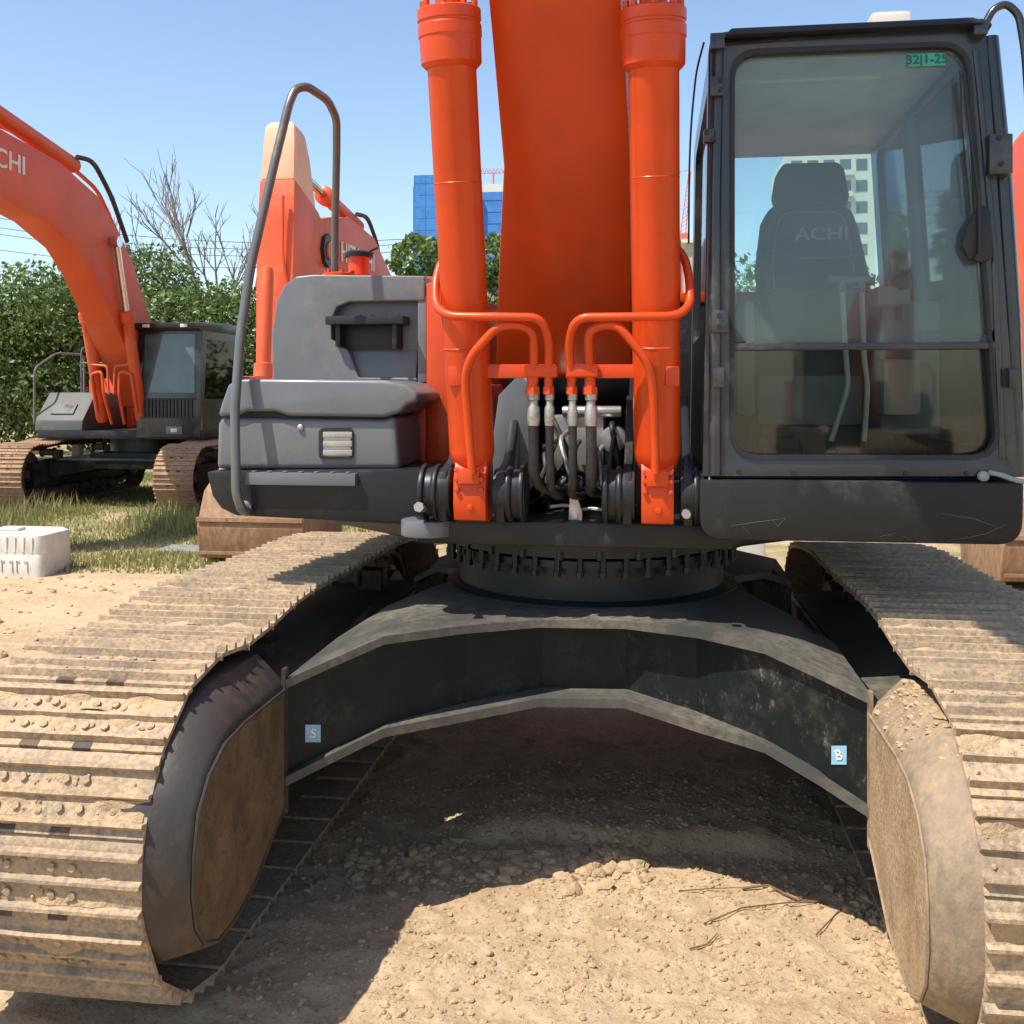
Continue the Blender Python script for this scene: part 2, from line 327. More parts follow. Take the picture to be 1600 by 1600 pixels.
# ------------------------------------------------------------------ crawler tracks (shared by every machine)
PITCH = .205; SW = .60
def shoe_mesh(k, matS):
    b = MB(); L_ = PITCH * .97; h = .012
    # profile along the travel direction (y), height z; extruded along x
    prof = [(-L_ / 2, 0), (-L_ / 2, h), (-.080, h), (-.075, .034), (-.066, .034), (-.060, h), (-.012, h), (-.006, .030), (.003, .030), (.009, h),
            (.058, h), (.063, .034), (.072, .034), (.077, h), (L_ / 2 - .004, h - .002), (L_ / 2 + .012, -.006), (L_ / 2 + .006, -.012), (L_ / 2 - .01, 0)]
    n = 13; random.seed(100 + k); loops = []
    for i in range(n):
        x = -SW / 2 + SW * i / (n - 1); w_ = random.uniform(-.0005, .0005)
        loops.append([(x, p[0] + w_, p[1] + (random.uniform(-.0016, .0008) if p[1] > .02 else 0)) for p in prof])
    b.loft(loops)
    b.mi = 0
    for bx_ in (-.115, -.06, .06, .115):      # bolt heads
        b.cyl((bx_, -.036, .010), (bx_, -.036, .021), .011, n=6)
        b.cyl((bx_, .034, .010), (bx_, .034, .021), .011, n=6)
    b.mi = 2
    for bx_ in (-.075, .075):                 # clean-out holes at the trailing edge, their inner shade painted as dark boxes
        b.box(bx_ - .026, bx_ + .026, -L_ / 2 - .0005, -L_ / 2 + .019, -.001, h + .0012)
    b.mi = 1                                   # caked mud between the grousers
    if matS == 'track':
        NX, NY = 46, 7
        for (ya, yb) in ((-.060, -.011), (.008, .058)):
            V = []; amp = random.uniform(.4, 1.15); sd_ = random.uniform(0, 90)
            for i in range(NX):
                x = -SW / 2 + .01 + (SW - .02) * i / (NX - 1)
                for j_ in range(NY):
                    t = j_ / (NY - 1); y = ya + (yb - ya) * t; edge = abs(t - .5) * 2
                    q = noise.fractal(Vector((x * 7 + sd_, y * 16, sd_)), 1, 2, 4); f = noise.fractal(Vector((x * 60 + sd_, y * 60, 1)), 1, 2, 3)
                    z = h - .005 + amp * max(0, (q + .12) * .026 + f * .0035 + .002) * (.55 + .45 * edge) * (1 - .5 * abs(x / .3) ** 3)
                    V.append((x, y, min(z, .031)))
            b.add(V, [(i * NY + j_, i * NY + j_ + 1, (i + 1) * NY + j_ + 1, (i + 1) * NY + j_) for i in range(NX - 1) for j_ in range(NY - 1)])
        for _ in range(26):
            x = random.gauss(0, .15); y = random.choice([-.036, .033]) + random.uniform(-.014, .014)
            if abs(x) < .28: b.blob((x, y, .014), random.uniform(.003, .010), .25, random.uniform(.4, .8))
    me_o = b.build('track_shoe', [M[matS], M['mud'], M['chain']], None, center=(0, 0, 0), smooth=50)
    me = me_o.data; bpy.data.objects.remove(me_o); return me
SHOES = {'track': [shoe_mesh(k, 'track') for k in range(5)], 'track_far': [shoe_mesh(9, 'track_far')]}
def belt_path(yc):
    # YZ outline of the plate's outer face, machine faces -y, yc = slewing centre
    f, r = yc - 1.45, yc + 1.30; P = []
    for i in range(25): a = R(-90 - 180 * i / 24); P.append((f + .455 * math.cos(a), .5 + .455 * math.sin(a)))
    P += [(f + .28, .928), (f + .62, .972), (f + .9, .985), (f + 1.4, .965), (f + 2.1, .965), (f + 2.4, .945)]
    for i in range(25): a = R(84 - 174 * i / 24); P.append((r + .425 * math.cos(a), .47 + .425 * math.sin(a)))
    return P
def crawler(parent, cx, yc, xo, mS):
    P = belt_path(yc); Q = P + [P[0]]; seg = [math.hypot(Q[i + 1][0] - Q[i][0], Q[i + 1][1] - Q[i][1]) for i in range(len(P))]; T = sum(seg)
    def at(s):
        s %= T
        for i, l in enumerate(seg):
            if s <= l: t = s / l; return (Q[i][0] * (1 - t) + Q[i + 1][0] * t, Q[i][1] * (1 - t) + Q[i + 1][1] * t)
            s -= l
        return Q[-1]
    N = round(T / PITCH); st = T / N; xc = cx + xo
    b = MB()                                    # chain: two link strips and pins
    for dx in (-.075, .075):
        lo = [(p[0], p[1]) for p in P]; inn = []
        for i, p in enumerate(P):
            a, c = P[i - 1], P[(i + 1) % len(P)]; tx, tz = c[0] - a[0], c[1] - a[1]; l = math.hypot(tx, tz) or 1
            inn.append((p[0] + tz / l * .085, p[1] - tx / l * .085))
        lo2 = [(p[0] + (q[0] - p[0]) * .06, p[1] + (q[1] - p[1]) * .06) for p, q in zip(lo, inn)]
        b.ring([(xc + dx - .02, p[0], p[1]) for p in lo2], [(xc + dx - .02, p[0], p[1]) for p in inn], (.04, 0, 0))
    for i in range(N):
        a, c = at(i * st), at((i + .35) * st); tx, tz = c[0] - a[0], c[1] - a[1]; l = math.hypot(tx, tz) or 1
        q = (a[0] + tz / l * .045, a[1] - tx / l * .045); b.cyl((xc - .11, q[0], q[1]), (xc + .11, q[0], q[1]), .022, n=8)
    ch = b.build('crawler_track', M['chain'], parent)
    for i in range(N):
        a, c = at(i * st), at((i + 1) * st); m_ = ((a[0] + c[0]) / 2, (a[1] + c[1]) / 2)
        o = bpy.data.objects.new('track_shoe', random.choice(SHOES[mS][:4]) if mS == 'track' else SHOES[mS][0]); C.objects.link(o)
        o.rotation_euler = (math.atan2(c[1] - a[1], c[0] - a[0]), 0, 0)
        link(o, ch, (xc, m_[0], m_[1]))
    # wheels
    f, r = yc - 1.45, yc + 1.30
    b = MB(); b.lathe([(0, .30), (.02, .36), (.05, .37), (.07, .33), (.13, .33), (.15, .37), (.18, .36), (.20, .30)], (xc - .10, f, .5), (xc + .1, f, .5)); b.cyl((xc - .16, f, .5), (xc + .16, f, .5), .1)
    b.build('idler_wheel', M['chain'], parent)
    b = MB(); K = 21; pts = []
    for i in range(K * 2): a = math.pi * i / K; rr = .345 if i % 2 else .30; pts.append((r + rr * math.cos(a), .47 + rr * math.sin(a)))
    b.prism(pts, 'x', xc - .03, xc + .03); s_ = 1 if xo < 0 else -1
    b.lathe([(0, .26), (.12, .25), (.14, .2), (.30, .19), (.33, .12)], (xc, r, .47), (xc + s_, r, .47))
    b.build('drive_sprocket', M['chain'], parent)
    for y in (f + .68, f + 2.15):
        b = MB(); b.lathe([(0, .05), (.01, .075), (.03, .075), (.04, .055), (.2, .055), (.21, .075), (.23, .075), (.24, .05)], (xc - .12, y, .80), (xc + .12, y, .80)); b.box(xc + s_ * .12 - .02, xc + s_ * .12 + .10, y - .06, y + .05, .62, .84)
        b.build('carrier_roller', M['chain'], parent, bevel=.005)
    b = MB()
    for i in range(7):
        y = f + .52 + i * .30; b.cyl((xc - .14, y, .20), (xc + .14, y, .20), .085, n=16)
    b.build('track_rollers', M['chain'], parent)
    return ch

# ================================================================== the near excavator
AX = -.27; YC = 4.3
ex = empty('excavator', (AX, YC, 0))
tag(ex, 'orange excavator with dark cab seen from the front at close range, filling the picture', 'excavator')
SHOE_OFF = 1.295
for s_ in (-1, 1):
    crawler(ex, AX, YC, s_ * SHOE_OFF, 'track')
    X = lambda o: AX + s_ * o
    # side frame
    b = MB(); x0, x1 = X(.935), X(1.46)
    pr = [(3.0, .34), (5.35, .34), (5.5, .5), (5.35, .70), (3.0, .78)]
    loops = [[(x, p[0], p[1] + (.05 if (i in (3, 4) and k == 1) else 0)) for i, p in enumerate(pr)] for k, x in enumerate((x0, x1))]
    b.loft(loops)
    fr = b.build('track_frame', M['xframe'], ex, bevel=.012)
    b = MB(); b.hexa([Vector(q) for q in ((X(.955), 3.10, .785), (X(1.44), 3.10, .835), (X(1.44), 5.3, .757), (X(.955), 5.3, .707), (X(.955), 3.10, .789), (X(1.44), 3.10, .839), (X(1.44), 5.3, .761), (X(.955), 5.3, .711))]); b.build('frame_top', M['xtop'], fr)
    # rounded frame end in front of the idler
    prof = [(3.12, .43), (2.98, .36), (2.86, .295), (2.72, .262), (2.60, .262), (2.52, .30), (2.465, .37), (2.445, .46), (2.45, .56), (2.475, .66), (2.54, .735), (2.64, .785), (2.78, .80), (3.12, .80)]
    outer = [(3.12, .40), (2.98, .33), (2.86, .27), (2.72, .235), (2.59, .235), (2.49, .27), (2.43, .35), (2.395, .45), (2.40, .57), (2.43, .69), (2.52, .80), (2.64, .875), (2.78, .905), (3.12, .90)]
    b = MB(); b.loft([[(X(.893), p[0], p[1]) for p in prof], [(X(.905), (p[0] * .8 + q[0] * .2), (p[1] * .8 + q[1] * .2)) for p, q in zip(prof, outer)], [(X(.985), q[0], q[1]) for q in outer], [(X(1.10), q[0], q[1] - .01) for q in outer]])
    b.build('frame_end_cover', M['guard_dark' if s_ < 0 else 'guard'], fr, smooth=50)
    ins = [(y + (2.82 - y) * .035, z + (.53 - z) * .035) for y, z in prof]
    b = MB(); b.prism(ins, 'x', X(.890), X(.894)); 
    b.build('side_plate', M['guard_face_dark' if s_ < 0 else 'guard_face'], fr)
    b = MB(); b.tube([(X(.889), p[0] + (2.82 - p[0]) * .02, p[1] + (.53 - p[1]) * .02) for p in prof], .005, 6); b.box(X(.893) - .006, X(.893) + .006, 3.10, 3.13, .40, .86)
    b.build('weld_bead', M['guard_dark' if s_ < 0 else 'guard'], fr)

    b = MB(); random.seed(40 + s_)
    for _ in range(240 if s_ > 0 else 0):
        o_ = random.uniform(.90, 1.02); y_ = random.uniform(2.60, 3.08); t_ = (o_ - .893) / .09; b.blob((X(o_), y_, .80 + min(1, t_) * .10 - max(0, 2.75 - y_) * .35 + .002), .003 + .012 * random.random() ** 3, .25, .5)
    if s_ > 0: tag(b.build('mud_heap', M['mud'], fr, smooth=60), kind='stuff')

# X-shaped lower frame
top = [(440, 1065, 3.10), (520, 1029, 3.18), (600, 994, 3.27), (720, 978, 3.39), (843, 968, 3.52), (976, 970, 3.52), (1090, 984, 3.41), (1195, 1008, 3.30), (1280, 1047, 3.20), (1362, 1087, 3.10)]
bot = [(440, 1217, 3.10), (520, 1177, 3.18), (600, 1138, 3.27), (720, 1115, 3.39), (843, 1091, 3.52), (976, 1093, 3.52), (1090, 1130, 3.41), (1195, 1162, 3.30), (1280, 1212, 3.20), (1362, 1265, 3.10)]
TP = [py(*p) for p in top]; BP = [py(*p) for p in bot]
def plate(P, th, rear):
    b = MB(); n = len(P); V = []; F = []
    rows = 5
    for mirror in (0, 1):
        base = len(V)
        for p in P:
            off = abs(p.x - AX); yr = rear(off, p.y)
            for k in range(rows):
                y = p.y + (yr - p.y) * k / (rows - 1); zz = p.z + (max(0, .955 - p.z) * .35 * k / (rows - 1) if off < .8 else 0)
                V.append((p.x, y if not mirror else 2 * YC - y, zz)); 
        for i in range(n - 1):
            for k in range(rows - 1):
                a = base + i * rows + k; F.append((a, a + 1, a + rows + 1, a + rows))
    b.add(V, F); bm = None
    V2 = [(x, y, z - th) for x, y, z in V]; m = len(V); b.add(V2, [tuple(reversed(f)) for f in F])
    # front lip, rear lip
    for base in (0, n * rows):
        for i in range(n - 1):
            a, c = base + i * rows, base + (i + 1) * rows
            b.f.append((a, c, m + c, m + a)); b.m.append(0)
            b.f.append((a + rows - 1, c + rows - 1, m + c + rows - 1, m + a + rows - 1)); b.m.append(0)
    return b
rear = lambda off, y: YC if off < .50 else min(YC, y + .62 + max(0, (.80 - off)) * 1.2)  # rear edge of the legs widened to block a stray sun patch on the soil
xf = plate(TP, .028, rear).build('lower_frame', M['xtop'], ex, smooth=30)
plate(BP, .030, rear).build('bottom_plate', M['xtop'], xf, smooth=30)
for sgn in (0, 1):
    b = MB()
    for i in range(len(TP) - 1):
        q = []
        for P in (BP[i], BP[i + 1], TP[i + 1], TP[i]):
            y = P.y + .035 + (.055 if 3.35 < P.y else 0); q.append((P.x, y if not sgn else 2 * YC - y, P.z - .01))
        b.add(q, [(0, 1, 2, 3)]); q2 = [(x, y + (.02 if not sgn else -.02), z) for x, y, z in q]; b.add(q2, [(3, 2, 1, 0)])
    b.build('front_web' if not sgn else 'rear_web', M['xframe'], xf, smooth=0)
# inner webs of the legs
for sgn in (0, 1):
    for s_ in (-1, 1):
        b = MB()
        pts = [(.56, YC - .05), (.62, 4.08), (.70, 3.94), (.80, 3.78), (.90, 3.68)]
        for (o1, y1), (o2, y2) in zip(pts[:-1], pts[1:]):
            z0, z1 = (.52 + .2 * (1 - (o1 - .4) / .5) - .03), (.52 + .2 * (1 - (o2 - .4) / .5) - .03)
            f = (lambda y: y) if not sgn else (lambda y: 2 * YC - y)
            b.add([(AX + s_ * o1, f(y1), z0), (AX + s_ * o2, f(y2), z1), (AX + s_ * o2, f(y2), .82), (AX + s_ * o1, f(y1), .92)], [(0, 1, 2, 3)])
        b.build('leg_web', M['xframe'], xf, smooth=20)
for (u, v, Y, sg) in ((489, 1146, 3.178, 'S'), (1311, 1180, 3.190, 'B')):
    p = py(u, v, Y); q = py(u + 12, v, Y + (.0125 if sg == 'S' else -.0140)); d = (q - p).normalized(); n_ = Vector((d.y, -d.x, 0)) * (1 if sg == 'S' else 1)
    if n_.y > 0: n_ = -n_
    b = MB(); c = p + n_ * -.002; hx, hz = .025, .028; up = Vector((0, 0, 1)); 
    b.hexa([c - d * hx - up * hz, c + d * hx - up * hz, c + d * hx - up * hz + n_ * .003, c - d * hx - up * hz + n_ * .003, c - d * hx + up * hz, c + d * hx + up * hz, c + d * hx + up * hz + n_ * .003, c - d * hx + up * hz + n_ * .003])
    b.build('blue_label', M['blue_label'], xf)
    textobj(sg, .042, 'label_mark', M['lettering'], xf, c + n_ * .005, d, up, .001)

# slewing ring
c0 = Vector((AX, YC, 0))
b = MB(); b.lathe([(.90, .60), (.955, .60), (.96, .58), (.965, .545), (1.085, .545), (1.09, .575), (1.115, .575), (1.12, .55), (1.125, .50)], c0, c0 + Vector((0, 0, 1)), 64)
rg = b.build('slewing_ring', M['ring'], ex, smooth=30)
b = MB(); b.lathe([(1.128, .56), (1.13, .60), (1.155, .60), (1.158, .62), (1.19, .62), (1.20, .60)], c0, c0 + Vector((0, 0, 1)), 64)
b.build('upper_race', M['ring'], rg, smooth=30)
for k in range(44):
    a = 2 * math.pi * k / 44; b = MB() if k == 0 else b
    if k == 0:
        b.cyl((0, 0, -.045), (0, 0, .03), .011, n=8); b.cyl((0, 0, -.045), (0, 0, -.025), .016, n=6); bo = b.build('ring_bolt', M['ring'], rg, center=(0, 0, 0), smooth=30); o = bo
    else: o = bo.copy(); C.objects.link(o)
    link(o, rg, (AX + .59 * math.cos(a), YC + .59 * math.sin(a), 1.105))
for k in range(26):
    a = 2 * math.pi * k / 26; x, y = AX + .60 * math.cos(a), YC + .60 * math.sin(a)
    b = MB(); b.cyl((x, y, 1.125), (x, y, 1.19), .014, n=6); b.build('race_stud', M['ring'], rg)

# revolving frame (deck)
b = MB(); pl = [(-.83, 3.52), (.26, 3.52), (.30, 3.60), (.95, 4.2), (1.02, 6.3), (-1.5, 6.3), (-1.5, 4.2), (-.86, 3.60)]
b.prism(pl, 'z', 1.20, 1.285)
deck = b.build('revolving_frame', M['grey_dark'], ex, bevel=.012)
b = MB(); b.cyl((-.80, 3.56, 1.225), (-.80, 3.56, 1.283), .095, n=28)
b.build('frame_lug', M['grey'], deck, bevel=.008)
SX = -.31
def clevis(xc):
    b = MB(); b.cyl((xc - .185, 3.5, 1.385), (xc - .075, 3.5, 1.385), .085, n=32); b.cyl((xc + .075, 3.5, 1.385), (xc + .185, 3.5, 1.385), .085, n=32)
    for sx in (-1, 1):
        x0 = xc + sx * .085; b.prism([(3.44, 1.29), (3.9, 1.29), (4.05, 1.62), (3.9, 1.72), (3.60, 1.49), (3.44, 1.46), (3.415, 1.38)], 'x', x0, x0 + sx * .03)
        b.lathe([(0, .098), (.012, .098), (.02, .09)], (xc + sx * .12, 3.5, 1.385), (xc + sx, 3.5, 1.385)); b.lathe([(0, .10), (.015, .10)], (xc + sx * .165, 3.5, 1.385), (xc + sx, 3.5, 1.385))
    br = b.build('cylinder_bracket', M['grey_dark'], ex, bevel=.006)
    if xc > -.2: return br
    b = MB(); b.cyl((xc - .165, 3.43, 1.335), (xc - .165, 3.36, 1.345), .013, n=10); b.cyl((xc - .165, 3.38, 1.345), (xc - .165, 3.36, 1.348), .018, n=6)
    b.build('pin_bolt', M['steel'], br); return br
clevis(-.622); clevis(.002 + .005)
p = py(1072, 802, 3.40); b = MB(); b.cyl(p, p + Vector((0, -.03, 0)), .015, n=8); b.build('bracket_bolt', M['steel'], deck)
# dark web plates of the bay
b = MB()
for x0 in (-.53, -.10):
    b = MB(); b.prism([(3.62, 1.285), (4.9, 1.285), (4.9, 1.9), (4.35, 2.02), (4.05, 1.78), (3.78, 1.60), (3.66, 1.42)], 'x', x0, x0 + .03); b.build('boom_foot_bracket', M['grey'], ex, bevel=.006)
b = MB(); b.prism([(-.60, 1.285), (-.52, 1.285), (-.46, 1.52), (-.455, 1.74), (-.50, 1.80), (-.58, 1.72), (-.61, 1.50)], 'y', 3.78, 3.80); b.build('gusset_plate', M['grey'], ex, bevel=.004)
b = MB(); b.prism([(-.085, 1.285), (-.045, 1.285), (-.035, 1.70), (-.075, 1.71)], 'y', 3.72, 3.74)
b.build('gusset_plate', M['grey'], ex, bevel=.004)
b = MB(); b.box(-.62, .05, 4.55, 4.6, 1.285, 2.2); b.build('bay_back_plate', M['grey_dark'], ex)
# control valve and clutter in the bay
b = MB(); b.box(-.46, -.17, 4.15, 4.4, 1.30, 1.50); b.box(-.40, -.20, 4.0, 4.2, 1.42, 1.64); b.cyl((-.36, 4.0, 1.655), (-.13, 4.0, 1.655), .022); b.cyl((-.16, 3.92, 1.55), (-.16, 4.1, 1.55), .05)
for i in range(5): b.cyl((-.44 + i * .07, 4.02, 1.38), (-.44 + i * .07, 4.18, 1.38), .026, n=12); b.box(-.46 + i * .07, -.42 + i * .07, 3.98, 4.02, 1.36, 1.40)
va = b.build('control_valve', M['steel'], ex, bevel=.006)
b = MB(); random.seed(5)
for i in range(9):
    x = random.uniform(-.48, -.14); z = random.uniform(1.33, 1.6); b.tube(fillet([(x, 4.1, z), (x + random.uniform(-.05, .05), 3.88, z + random.uniform(-.02, .06)), (x + random.uniform(-.12, .12), 3.84, z - .1), (x + random.uniform(-.1, .1), 4.0, 1.30)], .06), .011, 8)
b.build('valve_pipes', M['rubber'], va)
for i in range(8):
    x = -.47 + i * .045; z = random.uniform(1.30, 1.36); b = MB(); b.tube(fillet([(x, 3.95, z + .22), (x + random.uniform(-.03, .03), 3.80, z + .20), (x + random.uniform(-.05, .05), 3.74, z + .06), (x + random.uniform(-.08, .08), 3.86, z - .01), (x + random.uniform(-.05, .05), 4.2, z)], .05), .0095, 8); b.build('valve_hose', M['rubber' if i % 3 else 'steel'], va)
b = MB(); p = py(893, 770, 3.56); b.prism([(p.x - .012, 1.285), (p.x + .035, 1.285), (p.x + .035, 1.31), (p.x + .004, 1.41), (p.x - .006, 1.41)], 'y', 3.585, 3.60); b.cyl((p.x + .01, 3.57, 1.30), (p.x + .01, 3.60, 1.30), .01)
b.build('hose_bracket', M['steel'], ex)
b = MB(); 
for (u, v) in ((860, 792), (905, 797), (950, 790)): p = py(u, v, 3.62); b.tube([p, p + Vector((.04, .03, .003)), p + Vector((.10, .01, .0))], .006, 6)
b.build('cable_ties', M['white'], ex)

# boom: welded box section, lofted along its side view
def loft_box(b, secs):   # secs: (front/under point y,z, back/top point y,z, x0, x1)
    b.loft([[(x0, f[0], f[1]), (x1, f[0], f[1]), (x1, k[0], k[1]), (x0, k[0], k[1])] for f, k, x0, x1 in secs])
b = MB(); secs = []
def bsec(fy, fz, ky, kz, ul=None, ur=None, w_=None):
    v = 605 - (fz - EYE) * 1600 / (fy / .99 / 1.0)
    if ul: x0, x1 = py(ul, v, fy).x, py(ur, v, fy).x
    else: x0, x1 = -.33 - w_ / 2, -.33 + w_ / 2
    secs.append(((fy, fz), (ky, kz), x0, x1))
bsec(4.16, 1.80, 4.5, 1.70, 775, 987); bsec(4.03, 1.97, 4.60, 1.93, 776, 986); bsec(3.86, 2.25, 4.58, 2.35, 780, 985); bsec(3.68, 2.55, 4.42, 2.85, 787, 983)
bsec(3.47, 2.90, 4.22, 3.25, 771, 977); bsec(3.25, 3.25, 4.0, 3.68, 752, 958); bsec(2.95, 3.75, 3.75, 4.2, w_=.45); bsec(2.3, 4.45, 3.0, 5.15, w_=.45); bsec(1.2, 5.0, 1.5, 5.8, w_=.44); bsec(-.3, 5.3, -.2, 5.95, w_=.42); bsec(-1.9, 5.25, -1.8, 5.65, w_=.40)
loft_box(b, secs); boom = b.build('boom', M['orange'], ex, bevel=.010, smooth=25)
b = MB(); b.cyl((-.62, 4.33, 1.80), (-.05, 4.33, 1.80), .13, n=32); b.build('boom_foot_pin', M['grey_dark'], boom, bevel=.006)
b = MB(); s0, s1 = secs[4], secs[5]; yy, zz = 3.30, 3.17
for k in (0, 1): b.box(secs[5][2] + .012, secs[5][3] - .012, yy - .004 - k * .016, yy + .03, zz + k * .024, zz + .008 + k * .024)
b.build('weld_seam', M['orange'], boom, bevel=.003)
b = MB(); b.tube(fillet([(secs[4][3] + .03, 3.75, 3.1), (secs[3][3] + .035, 3.95, 2.75), (secs[2][3] + .03, 4.1, 2.3), (secs[1][3] + .02, 4.2, 1.95)], .2), .012, 8)
b.build('boom_pipe', M['orange'], boom)
# stick and bucket hanging beyond the photographer
b = MB(); loft_box(b, [((-2.3, 5.9), (-1.5, 6.0), -.50, -.16), ((-2.4, 5.2), (-1.75, 5.1), -.50, -.16), ((-3.5, 1.6), (-3.2, 1.55), -.48, -.18)]); b.build('stick', M['orange'], ex, bevel=.01)
b = MB(); b.prism([(-3.6, 1.7), (-3.1, 1.6), (-2.6, 1.0), (-2.7, .35), (-3.4, .05), (-4.1, .25), (-4.2, .4), (-3.5, .35), (-3.0, .7), (-3.3, 1.3)], 'x', -.95, .3); b.build('bucket', M['rust'], ex, bevel=.01)

# boom cylinders
def boom_cyl(fu, fv, tu, tv, gl):
    f = Vector((gl, 3.5, 1.385)); tpt = py(tu, tv, 3.30); d = (tpt - f).normalized(); Lh = (tpt - f).length
    r = .078
    b = MB(); b.lathe([(.09, .058), (.115, .070), (.135, .076), (.15, r), (Lh - .15, r + .003), (Lh - .145, r + .005), (Lh - .10, r + .005)], f, f + d, 48)
    for t in (.50, 1.05): b.lathe([(t, r + .001), (t + .004, r + .0035), (t + .008, r + .001)], f, f + d, 48)
    cy = b.build('boom_cylinder', M['orange'], ex, smooth=35)
    b = MB(); b.lathe([(Lh - .155, r + .008), (Lh - .14, r + .022), (Lh - .06, r + .024), (Lh - .055, r + .027), (Lh - .02, r + .027), (Lh - .015, r + .023), (Lh - .008, r + .023), (Lh - .004, r + .027), (Lh + .03, r + .027), (Lh + .035, r + .02), (Lh + .04, r - .02)], f, f + d, 48)
    for k in range(8):
        a = 2 * math.pi * k / 8; u_ = d.orthogonal().normalized(); q = d.cross(u_); pp = f + d * (Lh + .02) + (u_ * math.cos(a) + q * math.sin(a)) * (r + .008); b.cyl(pp, pp + d * .045, .012, n=6)
    b.build('cylinder_head', M['orange'], cy, smooth=18)
    b = MB(); b.cyl(f + d * Lh, f + d * (Lh + 1.35), .045, n=32); b.build('cylinder_rod', M['orange'], cy)
    b = MB(); e = f + d * (Lh + 1.38); b.cyl(e - Vector((.07, 0, 0)), e + Vector((.07, 0, 0)), .09)
    b.cyl(e - Vector((.0, 0, 0)), Vector((-.33, e.y, e.z)), .05); b.build('rod_eye', M['orange'], cy, bevel=.005)
    # foot eye block with four bolts and grease point
    b = MB(); w_ = .055 if gl < -.2 else .053
    b.loft([[(gl - w_, y, z) for y, z in ((3.415, 1.30), (3.40, 1.36), (3.405, 1.44), (3.44, 1.50), (3.56, 1.50), (3.585, 1.40), (3.57, 1.30), (3.50, 1.285))],
            [(gl + w_, y, z) for y, z in ((3.415, 1.30), (3.40, 1.36), (3.405, 1.44), (3.44, 1.50), (3.56, 1.50), (3.585, 1.40), (3.57, 1.30), (3.50, 1.285))]])
    b.box(gl - .036, gl + .036, 3.385, 3.42, 1.425, 1.475)
    for dx in (-.042, .042):
        for z in (1.405, 1.44, 1.47): b.cyl((gl + dx, 3.41, z), (gl + dx, 3.388, z), .0095, n=6)
    b.cyl((gl + .003, 3.41, 1.345), (gl + .003, 3.395, 1.345), .011, n=12)
    b.build('cylinder_foot', M['orange'], cy, bevel=.006)
    return cy
cl = boom_cyl(745, 770, 702, 32, -.622); cr = boom_cyl(1022, 770, 1021, 32, .007)
# steel pipes clamped to the cylinders
def pipe(pts, r, par, y0=3.34, name='hydraulic_pipe'):
    P = [py(p[0], p[1], p[2] if len(p) > 2 else y0) for p in pts]
    b = MB(); b.tube(fillet(P, .045, 6), r, 14); return b.build(name, M['orange'], par)
pipe([(722, 385, 3.48), (690, 405, 3.46), (680, 440, 3.42), (680, 478, 3.36), (700, 494, 3.31), (762, 495, 3.29), (845, 496, 3.30), (858, 530, 3.34), (857, 596, 3.38)], .0145, cl)
pipe([(835, 596, 3.38), (834, 520, 3.33), (815, 508, 3.32), (778, 508, 3.30), (735, 557, 3.31), (726, 592, 3.33), (733, 680, 3.36), (738, 740, 3.37)], .0145, cl)
pipe([(1050, 380, 3.48), (1070, 402, 3.46), (1078, 440, 3.42), (1078, 478, 3.36), (1058, 494, 3.31), (1000, 495, 3.29), (900, 496, 3.30), (888, 535, 3.34), (894, 596, 3.38)], .0145, cr)
pipe([(922, 596, 3.38), (919, 520, 3.33), (938, 508, 3.32), (966, 508, 3.30), (1012, 565, 3.31), (1020, 600, 3.33), (1023, 680, 3.36), (1024, 740, 3.37)], .0145, cr)
def pbox(b, u0, u1, v0, v1, Y0, Y1):
    a = py(u0, v1, Y0); c = py(u1, v0, Y0); b.box(a.x, c.x, Y0, Y1, a.z, c.z); return b
b = MB(); pbox(b, 703, 868, 569, 591, 3.42, 3.45); br = b.build('pipe_clamp_bar', M['orange'], cl, bevel=.003)
b = MB(); pbox(b, 819, 870, 570, 589, 3.355, 3.42); b.build('pipe_clamp', M['orange'], cl, bevel=.006)
b = MB(); pbox(b, 700, 722, 572, 604, 3.37, 3.45); b.build('pipe_clamp', M['orange'], cl, bevel=.006)
b = MB(); pbox(b, 884, 1062, 569, 591, 3.42, 3.45); b.build('pipe_clamp_bar', M['orange'], cr, bevel=.003)
b = MB(); pbox(b, 884, 934, 570, 589, 3.355, 3.42); b.build('pipe_clamp', M['orange'], cr, bevel=.006)
b = MB(); pbox(b, 1040, 1062, 572, 604, 3.37, 3.45); b.build('pipe_clamp', M['orange'], cr, bevel=.006)
for (u, r, e) in ((832, .0165, 868), (857, .013, 872), (893, .013, 898), (922, .0165, 926)):
    a = py(u, 590, 3.385); s = u < 880
    b = MB(); k = (590 - 605) ; z0 = a.z; b.tube([(a.x, 3.385, z0 + .01), (a.x, 3.385, z0 - .05)], r * 1.15, 12); b.cyl((a.x, 3.385, z0 - .030), (a.x, 3.385, z0 - .055), r * 1.5, n=6)
    b.build('pipe_union', M['orange'], cl if s else cr)
    b = MB(); p1 = Vector((a.x + .003, 3.39, z0 - .055)); q = py(e, 782 if abs(u - 880) < 30 else 775, 3.60)
    P = [p1 + Vector((0, 0, -.09)), p1 + Vector((0, .02, -.30)), q + Vector((-.005, -.10, .03)), q + Vector((.02, .1, .0)), q + Vector((.03, .4, .01))]
    b.tube(fillet(P, .12, 6), r * 1.12, 14); h = b.build('hydraulic_hose', M['rubber'], ex)
    b = MB(); b.lathe([(0, r * 1.25), (.018, r * 1.25), (.022, r * .95), (.035, r * .95), (.045, r * 1.3), (.085, r * 1.35), (.105, r * 1.2)], p1, p1 + Vector((0, .01, -1)), 14); b.build('hose_fitting', M['steel'], h)

